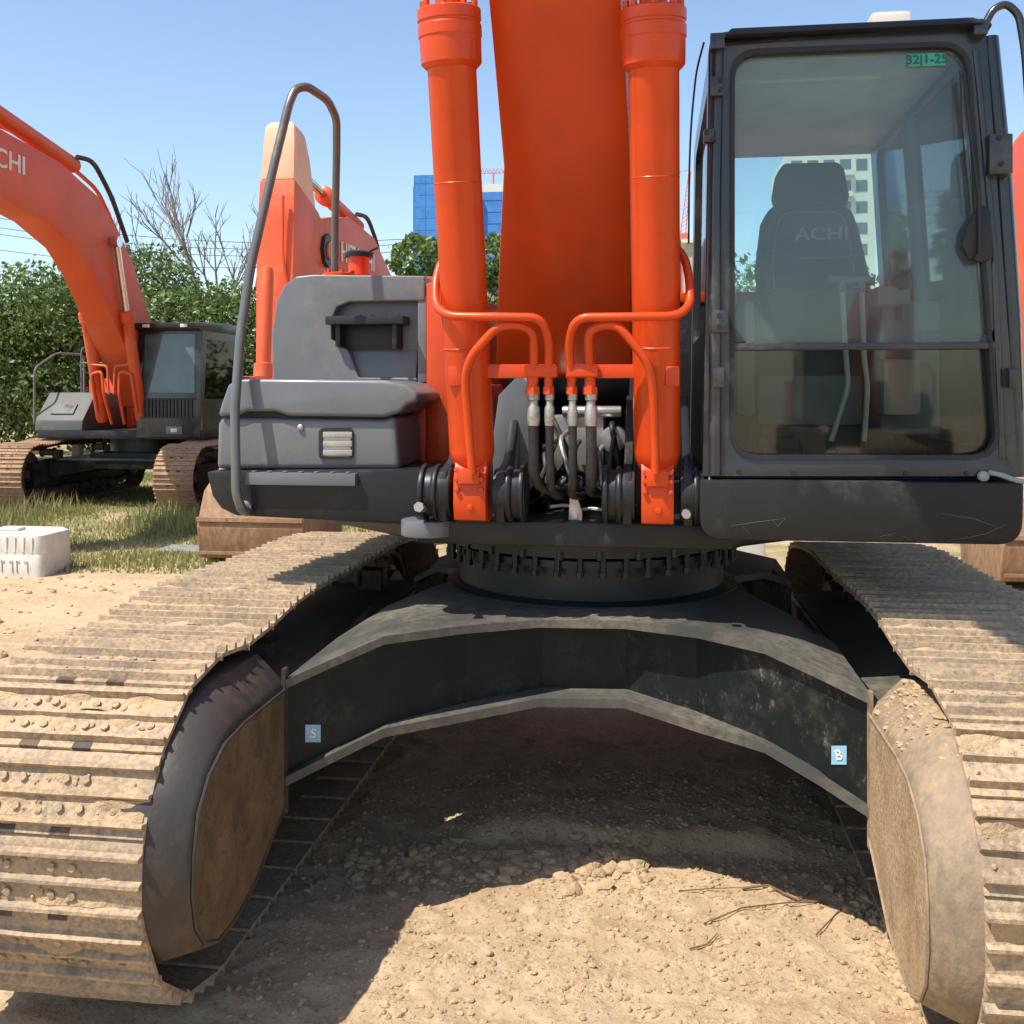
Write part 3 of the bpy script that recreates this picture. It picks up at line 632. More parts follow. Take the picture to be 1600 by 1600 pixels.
# ------------------------------------------------------------------ cab
YF = 3.43
def P2(u, v, Y=YF): return py(u, v, Y)
def roundpoly(pts, r, n=5):
    out = []; k = len(pts)
    for i in range(k):
        a, b_, c = Vector(pts[i - 1]), Vector(pts[i]), Vector(pts[(i + 1) % k]); d1, d2 = a - b_, c - b_; q = min(r, d1.length * .45, d2.length * .45)
        p_, q_ = b_ + d1.normalized() * q, b_ + d2.normalized() * q
        for j in range(n + 1): t = j / n; out.append(p_ * (1 - t) ** 2 + b_ * 2 * t * (1 - t) + q_ * t * t)
    return out
outer = [P2(1098, 744), P2(1108, 50), P2(1540, 28), P2(1592, 744)]
inner = [P2(1143, 716), P2(1143, 80), P2(1512, 66), P2(1562, 716)]
b = MB(); O = roundpoly(outer, .06); I = roundpoly(inner, .09); 
for i in range(6): O[i] = outer[0]; O[18 + i] = outer[3]
b.ring(O, I, (0, .075, 0))
cab = b.build('cab', M['cab'], ex, bevel=.006, smooth=40)
TL, TR, BL, BR = P2(1108, 50), P2(1540, 28), P2(1098, 744), P2(1592, 744)
YR = 5.0; YRT = 4.95
# rubber seal around the glass
b = MB(); I2 = roundpoly([P2(1148, 711), P2(1148, 86), P2(1508, 72), P2(1557, 711)], .085)
b.ring([p + Vector((0, -.006, 0)) for p in roundpoly([P2(1141, 718), P2(1141, 78), P2(1514, 64), P2(1564, 718)], .092)], [p + Vector((0, -.006, 0)) for p in I2], (0, .03, 0)); b.build('window_seal', M['black'], cab)
# outer pillar tubes (front corners), shiny round profile
b = MB(); b.tube([P2(1117, 742, 3.43), P2(1117, 300, 3.43), P2(1122, 70, 3.44)], .021, 14); b.build('corner_pillar', M['cab'], cab)
b = MB(); b.tube([P2(1586, 744, 3.49), P2(1578, 500, 3.49), P2(1562, 250, 3.49), P2(1543, 60, 3.49)], .033, 16); b.tube([P2(1565, 716, 3.435), P2(1553, 400, 3.435), P2(1524, 80, 3.435)], .012, 10); b.build('corner_pillar', M['cab'], cab)
# roof, rear frame, sides
zr = TR.z + .01
b = MB(); x0, x1 = TL.x + .01, TR.x + .02; xr1 = BR.x - .10
pts = [(YF - .02, TL.z - .045), (YF + .02, TL.z - .015), (YF + .25, TL.z + .005), (YR - .2, TL.z + .005), (YR, TL.z - .01), (YR, TL.z - .06), (YF + .07, TL.z - .06)]
b.loft([[(x0, p[0], p[1]) for p in pts], [(x0 + .06, p[0], p[1] + (.01 if p[1] > TL.z - .02 else 0)) for p in pts], [(x1 - .06, p[0], p[1] + (.03 if p[1] > TL.z - .02 else .02)) for p in pts], [(x1, p[0], p[1] + .02) for p in pts]])
roof = b.build('roof', M['cab'], cab, bevel=.012)
b = MB(); a, c = P2(1132, 57, 3.40), P2(1535, 38, 3.40)
b.hexa([Vector((a.x, 3.37, a.z - .005)), Vector((c.x, 3.37, c.z - .005)), Vector((c.x, 3.5, c.z + .0)), Vector((a.x, 3.5, a.z + .0)), Vector((a.x + .02, 3.385, a.z + .022)), Vector((c.x - .03, 3.385, c.z + .020)), Vector((c.x - .03, 3.5, c.z + .03)), Vector((a.x + .02, 3.5, a.z + .03))])
b.build('roof_visor', M['grey_dark'], cab, bevel=.008)
a = P2(1362, 17, 4.0); b = MB(); c = P2(1425, 17, 4.0); b.box(a.x, c.x, 4.0, 4.2, TL.z + .01, a.z); b.build('roof_hatch', M['white'], cab, bevel=.02)
zs = 1.95  # sill of the side windows
def sideframe(xf0, xt, xb):   # x at bottom/top of front edge
    def X_(z, y): t = (z - BL.z) / (TL.z - BL.z); return (xf0 + (xt - xf0) * t)
    return X_
XL = lambda z: BL.x + .012 + (TL.x - BL.x) * (z - BL.z) / (TL.z - BL.z)
XR = lambda z: BR.x - .012 + (TR.x - BR.x) * (z - BR.z) / (TR.z - BR.z)
zt = TL.z - .03
for side, XX in ((-1, XL), (1, XR)):
    def pt(y, z): return Vector((XX(z), y, z))
    sill = zs if side < 0 else 1.55
    b = MB()
    oo = [pt(YF + .07, BL.z), pt(YR, BL.z), pt(YRT, zt), pt(YF + .07, zt)]; oi = [pt(YF + .11, sill), pt(YR - .10, sill), pt(YRT - .10, zt - .07), pt(YF + .11, zt - .07)]
    oo_ = []; oi_ = []
    for i in range(4):
        for j in range(6): oo_.append(oo[i])
    oi_ = roundpoly(oi, .07)
    b.ring(oo_, oi_, (-side * .04, 0, 0))
    sf = b.build('side_frame' if side < 0 else 'cab_door', M['cab'], cab, smooth=30)
    b = MB(); q = [pt(YF + .10, sill - .01), pt(YR - .09, sill - .01), pt(YRT - .09, zt - .06), pt(YF + .10, zt - .06)]; d = Vector((-side * .005, 0, 0)); o_ = Vector((-side * .017, 0, 0))
    b.hexa([q[0] + o_, q[1] + o_, q[2] + o_, q[3] + o_, q[0] + o_ + d, q[1] + o_ + d, q[2] + o_ + d, q[3] + o_ + d]); b.build('side_window', M['glass_side'], cab, smooth=0)
b = MB(); m_ = 4.25
for z0, z1, y in ((1.55, zt - .05, 4.25),): b.hexa([Vector((XR(z0) - .045, y, z0)), Vector((XR(z0) - .002, y, z0)), Vector((XR(z0) - .002, y + .09, z0)), Vector((XR(z0) - .045, y + .09, z0)), Vector((XR(z1) - .045, y, z1)), Vector((XR(z1) - .002, y, z1)), Vector((XR(z1) - .002, y + .09, z1)), Vector((XR(z1) - .045, y + .09, z1))])
b.build('door_pillar', M['interior_dark'], cab)
# rear wall and window
b = MB(); z0 = 2.02; ro = [Vector((XL(BL.z), YR, BL.z)), Vector((XL(zt), YR, zt)), Vector((XR(zt), YR, zt)), Vector((XR(BL.z), YR, BL.z))]
xa, xb_ = XL(2.5) + .07, py(1385, 400, YR).x
ri = roundpoly([Vector((xa, YR, z0)), Vector((xa, YR, zt - .035)), Vector((xb_, YR, zt - .035)), Vector((xb_, YR, z0))], .05)
b.ring([ro[i] for i in range(4) for _ in range(6)], ri, (0, .04, 0)); b.build('rear_wall', M['interior_dark'], cab, smooth=30)
b = MB(); b.box(xa - .02, xb_ + .02, YR + .015, YR + .02, z0 - .02, zt - .02); b.build('rear_window', M['glass_side'], cab, smooth=0)
b = MB(); b.box(XL(zt) + .03, XR(zt) - .03, YF + .10, YR - .01, zt - .045, zt - .03)
b.box(XL(zt) + .05, XR(zt) - .25, YF + .3, YR - .3, zt - .06, zt - .045); b.build('headliner', M['interior'], cab, bevel=.005)
b = MB(); b.box(XL(1.3) + .03, XR(1.3) - .03, YF + .08, YR, 1.28, 1.335); b.build('cab_floor', M['interior_dark'], cab)
# glass panes and mid bar
b = MB(); g = [P2(1145, 545), P2(1145, 82), P2(1510, 68), P2(1548, 545)]; g = [p + Vector((0, .022, 0)) for p in g]; d = Vector((0, .006, 0)); b.hexa([g[0], g[3], g[2], g[1]] + [g[0] + d, g[3] + d, g[2] + d, g[1] + d])
upg = b.build('windscreen', M['glass_front'], cab, smooth=0)
b = MB(); g = [P2(1145, 714), P2(1145, 541), P2(1548, 541), P2(1560, 714)]; g = [p + Vector((0, .04, 0)) for p in g]; b.hexa([g[0], g[3], g[2], g[1]] + [g[0] + d, g[3] + d, g[2] + d, g[1] + d])
b.build('lower_windscreen', M['glass_low'], cab, smooth=0)
b = MB(); a, c = P2(1143, 547, 3.425), P2(1562, 536, 3.425); b.box(a.x, c.x, 3.425, 3.475, a.z, c.z + .004)
for u, s_ in ((1145, 1), (1556, -1)): p = P2(u, 535, 3.43); b.prism([(p.x, p.z), (p.x + s_ * .045, p.z), (p.x, p.z + .055)], 'y', 3.43, 3.47)
b.build('windscreen_rail', M['cab'], cab, bevel=.004)
# front skirt
b = MB(); sk_ = roundpoly([P2(1093, 750, 3.40), P2(1600, 754, 3.40), P2(1598, 852, 3.40), P2(1093, 843, 3.40)], .075, 6)
k = [Vector((p.x, 0, p.z)) for p in sk_]
for i in range(7): k[i] = Vector((P2(1093, 750, 3.40).x, 0, P2(1093, 750, 3.40).z)); k[7 + i] = Vector((P2(1600, 754, 3.4).x, 0, P2(1600, 754, 3.4).z))
b.prism([(p.x, p.z) for p in (k[6:8] + k[14:])], 'y', 3.395, 3.75); b.build('cab_skirt', M['skirt'], cab, bevel=.012)
b = MB(); a = BL; b.box(BL.x + .02, BR.x - .02, 3.5, YR, 1.245, BL.z - .004); b.build('cab_base', M['grey_dark'], cab)
sc_ = [[(1140, 822), (1180, 816), (1226, 810)], [(1206, 812), (1216, 822), (1228, 808)], [(1160, 822), (1172, 836)], [(1375, 838), (1398, 834)], [(1412, 838), (1424, 844)], [(1478, 846), (1512, 838)], [(1470, 802), (1520, 810), (1566, 826)], [(1502, 842), (1540, 834), (1572, 820)]]
b = MB()
for q in sc_: P = [py(u, v, 3.3945) for u, v in q]; b.tube(P, [.0004] + [.0009] * (len(P) - 2) + [.0003], 4)
tag(b.build('paint_scratches', M['scuff'], cab), kind='stuff')
# small brackets on the pillars
for (u0, u1, v0, v1, ya, yb) in ((1110, 1131, 118, 150, 3.395, 3.43), (1112, 1138, 484, 520, 3.395, 3.43), (1114, 1132, 574, 606, 3.395, 3.43), (1110, 1133, 50, 76, 3.395, 3.43), (1100, 1116, 200, 222, 3.40, 3.44), (1546, 1583, 208, 272, 3.385, 3.46), (1522, 1544, 30, 54, 3.385, 3.46), (1577, 1592, 575, 606, 3.40, 3.46)):
    b = MB(); pbox(b, u0, u1, v0, v1, ya, yb); b.build('pillar_bracket', M['cab'], cab, bevel=.004)
for (u, v, Y) in ((1126, 125, 3.395), (1126, 140, 3.395), (1124, 493, 3.395), (1124, 510, 3.395), (1561, 215, 3.385), (1564, 256, 3.385), (1533, 34, 3.385), (1104, 207, 3.4), (1114, 217, 3.4), (1154, 737, 3.43), (1240, 739, 3.43), (1415, 740, 3.43), (1510, 740, 3.43)):
    p = P2(u, v, Y); b = MB(); b.cyl(p + Vector((0, .004, 0)), p + Vector((0, -.006, 0)), .008, n=8); b.build('cab_bolt', M['black'], cab)
p = P2(1536, 744, 3.42); b = MB(); b.lathe([(0, .018), (.012, .016), (.02, .006)], p, p + Vector((0, -1, 0)), 14)
b.tube(fillet([P2(1545, 738, 3.42), P2(1566, 742, 3.40), P2(1590, 752, 3.40), P2(1640, 756, 3.42)], .04), .008, 8); b.build('washer_jet', M['lever'], cab)
# wiper
b = MB(); p = P2(1530, 400, 3.41)
fan = [P2(1500, 385), P2(1505, 360), P2(1522, 330), P2(1535, 322), P2(1545, 330), P2(1548, 405), P2(1530, 412), P2(1510, 405)]
b.prism([(q.x, q.z) for q in fan], 'y', 3.405, 3.435); wb = b.build('wiper_motor_cover', M['black'], cab, bevel=.006)
b = MB(); b.tube([P2(1531, 402, 3.395), P2(1530, 310, 3.392), P2(1505, 120, 3.40)], [.007, .006, .003], 8); b.cyl(P2(1531, 402, 3.41), P2(1531, 402, 3.38), .014, n=12)
b.build('wiper_arm', M['black'], cab)
b = MB(); a, c = P2(1506, 115, 3.41), P2(1524, 330, 3.41); b.tube([a, (a + c) / 2 + Vector((.006, 0, 0)), c], .006, 6); b.tube([P2(1500, 110, 3.41), P2(1503, 200, 3.41), P2(1516, 330, 3.41)], .0025, 6); b.build('wiper_blade', M['black'], cab)
# handrail by the cab door
b = MB(); b.tube(fillet([P2(1537, 42, 3.42), P2(1552, 14, 3.42), P2(1572, 5, 3.42), P2(1592, 22, 3.42), P2(1602, 80, 3.42), P2(1625, 420, 3.45), P2(1622, 640, 3.47)], .05), .0125, 10); b.build('door_handrail', M['cab'], cab)
b = MB(); b.tube(fillet([P2(1100, 66, 3.5), P2(1088, 110, 3.55), P2(1080, 190, 3.6), P2(1077, 260, 3.62), P2(1076, 380, 3.62)], .2), .0035, 6); b.build('boom_side_wire', M['black'], cab)
# labels on glass and seat
p0, p1 = P2(1421, 102), P2(1479, 80); b = MB(); b.box(p0.x, p1.x, 3.444, 3.4485, p0.z, p1.z)
gl_ = b.build('green_sticker', M['green_label'], cab, smooth=0)
textobj('32|1-25', .042, 'sticker_writing', M['green_ink'], cab, ((p0.x + p1.x) / 2, 3.442, (p0.z + p1.z) / 2), (1, 0, 0), (0, 0, 1), .0008)

# operator seat
YS = 4.45
def sp(u, v, Y=YS): q = py(u, v, Y); return q
def cushion(pix, Y0, Y1, name, par, m_, bev=.03):
    b = MB(); P = [py(u, v, Y0) for u, v in pix]; b.prism([(p.x, p.z) for p in P], 'y', Y0, Y1); return b.build(name, M[m_], par, bevel=bev, seg=3)
st = cushion([(1185, 535), (1180, 470), (1188, 450), (1355, 450), (1362, 470), (1358, 535)], 3.98, 4.5, 'operator_seat', ex, 'seat', .04)
cushion([(1190, 480), (1183, 420), (1192, 345), (1202, 325), (1216, 318), (1318, 318), (1334, 330), (1346, 370), (1362, 440), (1360, 480)], 4.45, 4.60, 'seat_back', st, 'seat', .045)
cushion([(1213, 322), (1209, 305), (1215, 268), (1226, 254), (1310, 252), (1320, 262), (1328, 305), (1324, 322)], 4.48, 4.60, 'headrest', st, 'seat', .035)
for q in ([(1212, 470), (1206, 420), (1214, 350), (1226, 332), (1310, 332), (1322, 350), (1334, 420), (1336, 470)], [(1200, 400), (1270, 404), (1340, 400)]):
    b = MB(); b.tube(fillet([py(u, v, 4.448) for u, v in q], .05), .005, 6); b.build('seat_piping', M['trim'], st)
p = py(1284, 366, 4.435); textobj('ACHI', .075, 'seat_lettering', M['lettering_seat'], st, p, (1, 0, 0), (0, 0, 1), .001, 1.25)
b = MB(); b.box(st.location.x + AX - .2, st.location.x + AX + .2, 4.05, 4.5, 1.60, 1.80); b.build('seat_base', M['interior_dark'], st, bevel=.03)
xs_ = st.location.x + AX
b = MB()
for k in range(6): b.box(xs_ - .19 + (k % 2) * .012, xs_ + .19 - (k % 2) * .012, 4.06 + (k % 2) * .012, 4.5, 1.336 + k * .044, 1.378 + k * .044)
b.build('seat_bellows', M['rubber'], st, bevel=.004)
b = MB(); b.box(xs_ - .34, xs_ + .30, 3.56, 4.3, 1.336, 1.348); b.build('floor_mat', M['mat'], ex, bevel=.004)
b = MB(); b.box(xs_ - .12, xs_ + .16, 3.52, 3.56, 1.345, 1.375); b.build('reflection_strip', M['steel'], ex, bevel=.004)  # bright bar added to stand in for a pale reflection in the lower pane
def con(u0, u1, v0, v1, Y0, Y1, nm, m_='interior_dark', bev=.02):
    b = MB(); a = py(u0, v1, Y0); c = py(u1, v0, Y0); b.box(a.x, c.x, Y0, Y1, a.z, c.z); return b.build(nm, M[m_], ex, bevel=bev)
con(1150, 1180, 470, 650, 3.9, 4.5, 'left_console'); cs = con(1375, 1470, 470, 680, 3.95, 4.7, 'right_console'); con(1370, 1425, 445, 478, 3.85, 4.0, 'monitor', 'trim')
con(1438, 1535, 515, 532, 3.62, 3.66, 'instrument_strip', 'black', .004)
con(1380, 1440, 560, 650, 3.80, 3.95, 'storage_box', 'trim', .02); con(1475, 1500, 180, 470, 4.35, 4.42, 'door_post', 'interior_dark', .01)
con(1383, 1418, 240, 470, 4.85, 4.95, 'rear_post', 'interior_dark', .01)
# floor pedals, mat edge, travel levers
b = MB(); pz0 = 1.335
b.build  # noqa
for i, (pp) in enumerate((((1315, 440), (1322, 560), (1326, 602), (1300, 690)), ((1346, 440), (1350, 560), (1356, 602), (1352, 690)))):
    b = MB(); P = [py(u, v, 3.82 - .03 * k) for k, (u, v) in enumerate(pp)]; P[-1].y = 3.75; b.tube(fillet(P, .04), .0095, 10); lv = b.build('travel_lever', M['lever'], ex)
    h = P[0]; b = MB(); b.tube([h + Vector((-.05, 0, .01)), h + Vector((.045, 0, .0))], .016, 10); b.tube([h + Vector((-.0, 0, -.04)), h + Vector((0, 0, .0))], .015, 10); b.build('lever_grip', M['grey'], lv)
for u in (1275, 1330, 1385):
    p = py(u, 690, 3.75); b = MB(); b.hexa([p + Vector(q) for q in ((-.045, 0, -.06), (.045, 0, -.06), (.045, .02, -.075), (-.045, .02, -.075), (-.045, .13, .03), (.045, .13, .03), (.045, .15, .015), (-.045, .15, .015))]); b.build('pedal', M['rubber'], ex, bevel=.006)
b = MB(); b.cyl(py(1196, 500, 3.95), py(1196, 440, 3.92), .014); b.blob(py(1196, 436, 3.92), .04, .05, 1.3); b.build('joystick', M['black'], ex)
b = MB(); b.cyl(py(1405, 500, 3.9), py(1408, 450, 3.88), .014); b.blob(py(1408, 444, 3.88), .04, .05, 1.3); b.build('joystick', M['black'], ex)

# ------------------------------------------------------------------ left side boxes, step, handrail
def ppoly(pts, Y): return [(py(u, v, Y).x, py(u, v, Y).z) for u, v in pts]
b = MB(); b.prism(ppoly([(322, 737), (700, 733), (704, 815), (640, 820), (368, 806), (345, 795), (331, 775), (325, 750)], 3.62), 'y', 3.62, 4.3)
stp = b.build('side_step', M['grey_dark'], ex, bevel=.012)
b = MB(); a, c = py(384, 757, 3.595), py(556, 740, 3.595); b.box(a.x, c.x, 3.585, 3.622, a.z, c.z)
for i in range(7): x = a.x + (c.x - a.x) * (i + .5) / 7; b.cyl((x, 3.60, c.z), (x, 3.60, c.z + .006), .011, n=8)
b.build('step_tread', M['grey'], stp, bevel=.003)
b = MB(); b.prism(ppoly([(338, 733), (340, 662), (345, 652), (600, 655), (618, 650), (625, 733)], 3.68), 'y', 3.68, 4.35)
lb = b.build('toolbox', M['grey'], ex, bevel=.022, seg=3)
b = MB(); pr = ppoly([(340, 650), (345, 632), (356, 600), (380, 592), (600, 594), (632, 600), (652, 615), (652, 628), (636, 632), (625, 645), (600, 652), (450, 650), (430, 643), (385, 643), (370, 649)], 3.66)
b.prism(pr, 'y', 3.66, 4.3); b.build('toolbox_lid', M['grey'], lb, bevel=.016, seg=3)
b = MB(); a, c = py(350, 664, 3.70), py(612, 636, 3.70); b.box(a.x, c.x, 3.71, 4.28, a.z, c.z); b.build('lid_gap_fill', M['black'], lb)  # black box added to darken the see-through gap under the lid
b = MB(); p = py(470, 668, 3.68); b.lathe([(0, .013), (.008, .012), (.012, .006)], p, p + Vector((0, -1, 0)), 12); b.build('lid_bolt', M['steel'], lb)
b = MB(); O = roundpoly([py(498, 718, 3.672), py(498, 669, 3.672), py(552, 669, 3.672), py(552, 718, 3.672)], .02); I = roundpoly([py(504, 714, 3.672), py(504, 673, 3.672), py(548, 673, 3.672), py(548, 714, 3.672)], .015)
b.ring(O, I, (0, .02, 0)); vt = b.build('vent_frame', M['black'], lb)
b = MB()
for k in range(3): pbox(b, 504, 550, 675 + k * 14, 684 + k * 14, 3.668, 3.69)
b.build('vent_slats', M['steel'], vt, bevel=.004)
b = MB(); a = py(505, 713, 3.679); c = py(550, 674, 3.679); b.box(a.x, c.x, 3.6785, 3.681, a.z, c.z); b.build('vent_backing', M['white'], vt)
# upper box with recessed step
up = [(426, 596), (424, 520), (432, 470), (444, 446), (462, 432), (490, 429), (664, 431), (664, 470), (545, 472), (526, 480), (518, 500), (518, 530), (545, 548), (560, 590), (650, 590), (652, 596)]
b = MB(); b.prism(ppoly(up, 4.10), 'y', 4.10, 4.65)
ub = b.build('tank_cover', M['grey'], ex, bevel=.014, seg=3)
b = MB(); a = py(655, 598, 4.24); c = py(664, 470, 4.24); a2 = py(510, 598, 4.24); b.box(a2.x, c.x, 4.15, 4.19, a.z, c.z + .02); b.box(py(652, 500, 4.10).x, py(666, 500, 4.10).x, 4.105, 4.3, a.z, c.z + .01)
q0, q1 = py(540, 548, 4.16), py(650, 590, 4.12); b.hexa([Vector((q0.x - .02, 4.12, q1.z - .01)), Vector((q1.x, 4.12, q1.z - .01)), Vector((q1.x, 4.3, q1.z - .01)), Vector((q0.x - .02, 4.3, q1.z - .01)), Vector((q0.x - .02, 4.145, q0.z)), Vector((q1.x, 4.145, q0.z)), Vector((q1.x, 4.3, q0.z)), Vector((q0.x - .02, 4.3, q0.z))])
b.build('step_recess', M['grey'], ub, bevel=.006)
b = MB(); a, c = py(514, 508, 4.08), py(634, 494, 4.08); b.box(a.x, c.x, 4.03, 4.15, a.z, c.z); b.box(a.x + .03, a.x + .05, 4.07, 4.15, a.z - .09, a.z); b.box(c.x - .05, c.x - .03, 4.05, 4.15, a.z - .10, a.z + .02); b.box(a.x + .03, c.x - .03, 4.13, 4.149, a.z - .10, a.z)
for i in range(6): x = a.x + (c.x - a.x) * (i + .5) / 6; b.cyl((x, 4.06, c.z), (x, 4.06, c.z + .006), .010, n=8)
b.build('upper_step', M['black'], ub, bevel=.003)
# body behind: orange panels, hood, counterweight
b = MB(); a = py(664, 735, 4.02); c = py(706, 440, 4.02); b.box(a.x, c.x, 4.04, 6.0, 1.285, c.z); b.build('side_panel', M['orange'], ex, bevel=.01)
b = MB(); a = py(628, 735, 4.02); b.box(a.x, py(664, 700, 4.02).x, 4.04, 5.2, 1.285, py(640, 600, 4.02).z); b.build('side_panel', M['orange'], ex, bevel=.01)
b = MB(); b.box(-1.55, py(660, 440, 4.4).x, 4.66, 6.0, 1.285, py(500, 432, 4.7).z - .01); b.box(-1.50, -.70, 4.36, 5.2, 1.285, py(500, 600, 4.3).z); b.build('fuel_tank', M['orange'], ex, bevel=.02)
b = MB(); b.box(-.62, 1.05, 5.2, 6.1, 1.285, 2.17); b.build('engine_cover', M['grey_dark'], ex, bevel=.02)
b = MB(); b.box(-.63, 1.06, 5.19, 6.1, 2.172, 2.225); b.build('engine_lid', M['orange'], ex, bevel=.01)
b = MB(); b.box(-.8, -.55, 5.6, 6.1, 2.23, 2.45); b.build('hood_panel', M['grey'], ex, bevel=.02); b = MB(); b.box(-.10, .14, 5.6, 6.1, 2.23, 2.56); hd = b.build('hood_panel', M['grey'], ex, bevel=.02)
p = py(1093, 435, 5.595); textobj('A', .08, 'hood_lettering', M['black'], hd, p + Vector((0, -.002, 0)), (1, 0, 0), (0, 0, 1), .001)
b = MB(); b.prism([(-1.5, 6.1), (1.0, 6.1), (.9, 6.7), (.4, 6.95), (-.9, 6.95), (-1.4, 6.7)], 'z', 1.15, 2.15); b.build('counterweight', M['orange'], ex, bevel=.04)
b = MB(); p = py(561, 428, 4.9); zt_ = py(561, 430, 4.9).z; z2 = py(561, 398, 4.9).z
b.lathe([(0, .052), (z2 - zt_ - .01, .052)], (p.x, 4.9, zt_), (p.x, 4.9, 9)); fc = b.build('filler_neck', M['orange'], ex)
b = MB(); b.lathe([(0, .07), (.02, .072), (.03, .05), (.035, .0)], (p.x, 4.9, z2 - .012), (p.x, 4.9, 9)); b.tube([(p.x + .04, 4.9, z2 + .01), (p.x + .10, 4.88, z2 + .03)], .006); b.build('filler_cap', M['grey_dark'], fc)
b = MB(); p = py(525, 424, 4.6); b.lathe([(0, .08), (.012, .08), (.02, .05)], p + Vector((0, .05, -.02)), p + Vector((0, .05, 1))); 
for k in range(6): a = k * math.pi / 3; b.cyl(p + Vector((.065 * math.cos(a), .05 + .065 * math.sin(a), -.01)), p + Vector((.065 * math.cos(a), .05 + .065 * math.sin(a), .008)), .01, n=6)
b.build('tank_flange', M['orange'], fc)
# handrail
hp = [(386, 800, 3.60), (378, 796, 3.57), (369, 772, 3.56), (367, 640, 3.58), (376, 520, 3.64), (392, 415, 3.70), (430, 250, 3.80), (452, 160, 3.86), (462, 138, 3.89), (480, 135, 3.93), (512, 156, 4.1), (526, 185, 4.25), (526, 240, 4.45), (524, 330, 4.55), (523, 426, 4.62)]
b = MB(); b.tube(fillet([py(*p) for p in hp], .05, 5), .0175, 14); hr = b.build('handrail', M['rail'], ex)
b = MB(); p = py(380, 794, 3.60); b.lathe([(0, .026), (.03, .026), (.035, .015)], p + Vector((0, .04, 0)), p + Vector((0, -1, 0)), 16); b.build('rail_foot', M['steel'], hr)

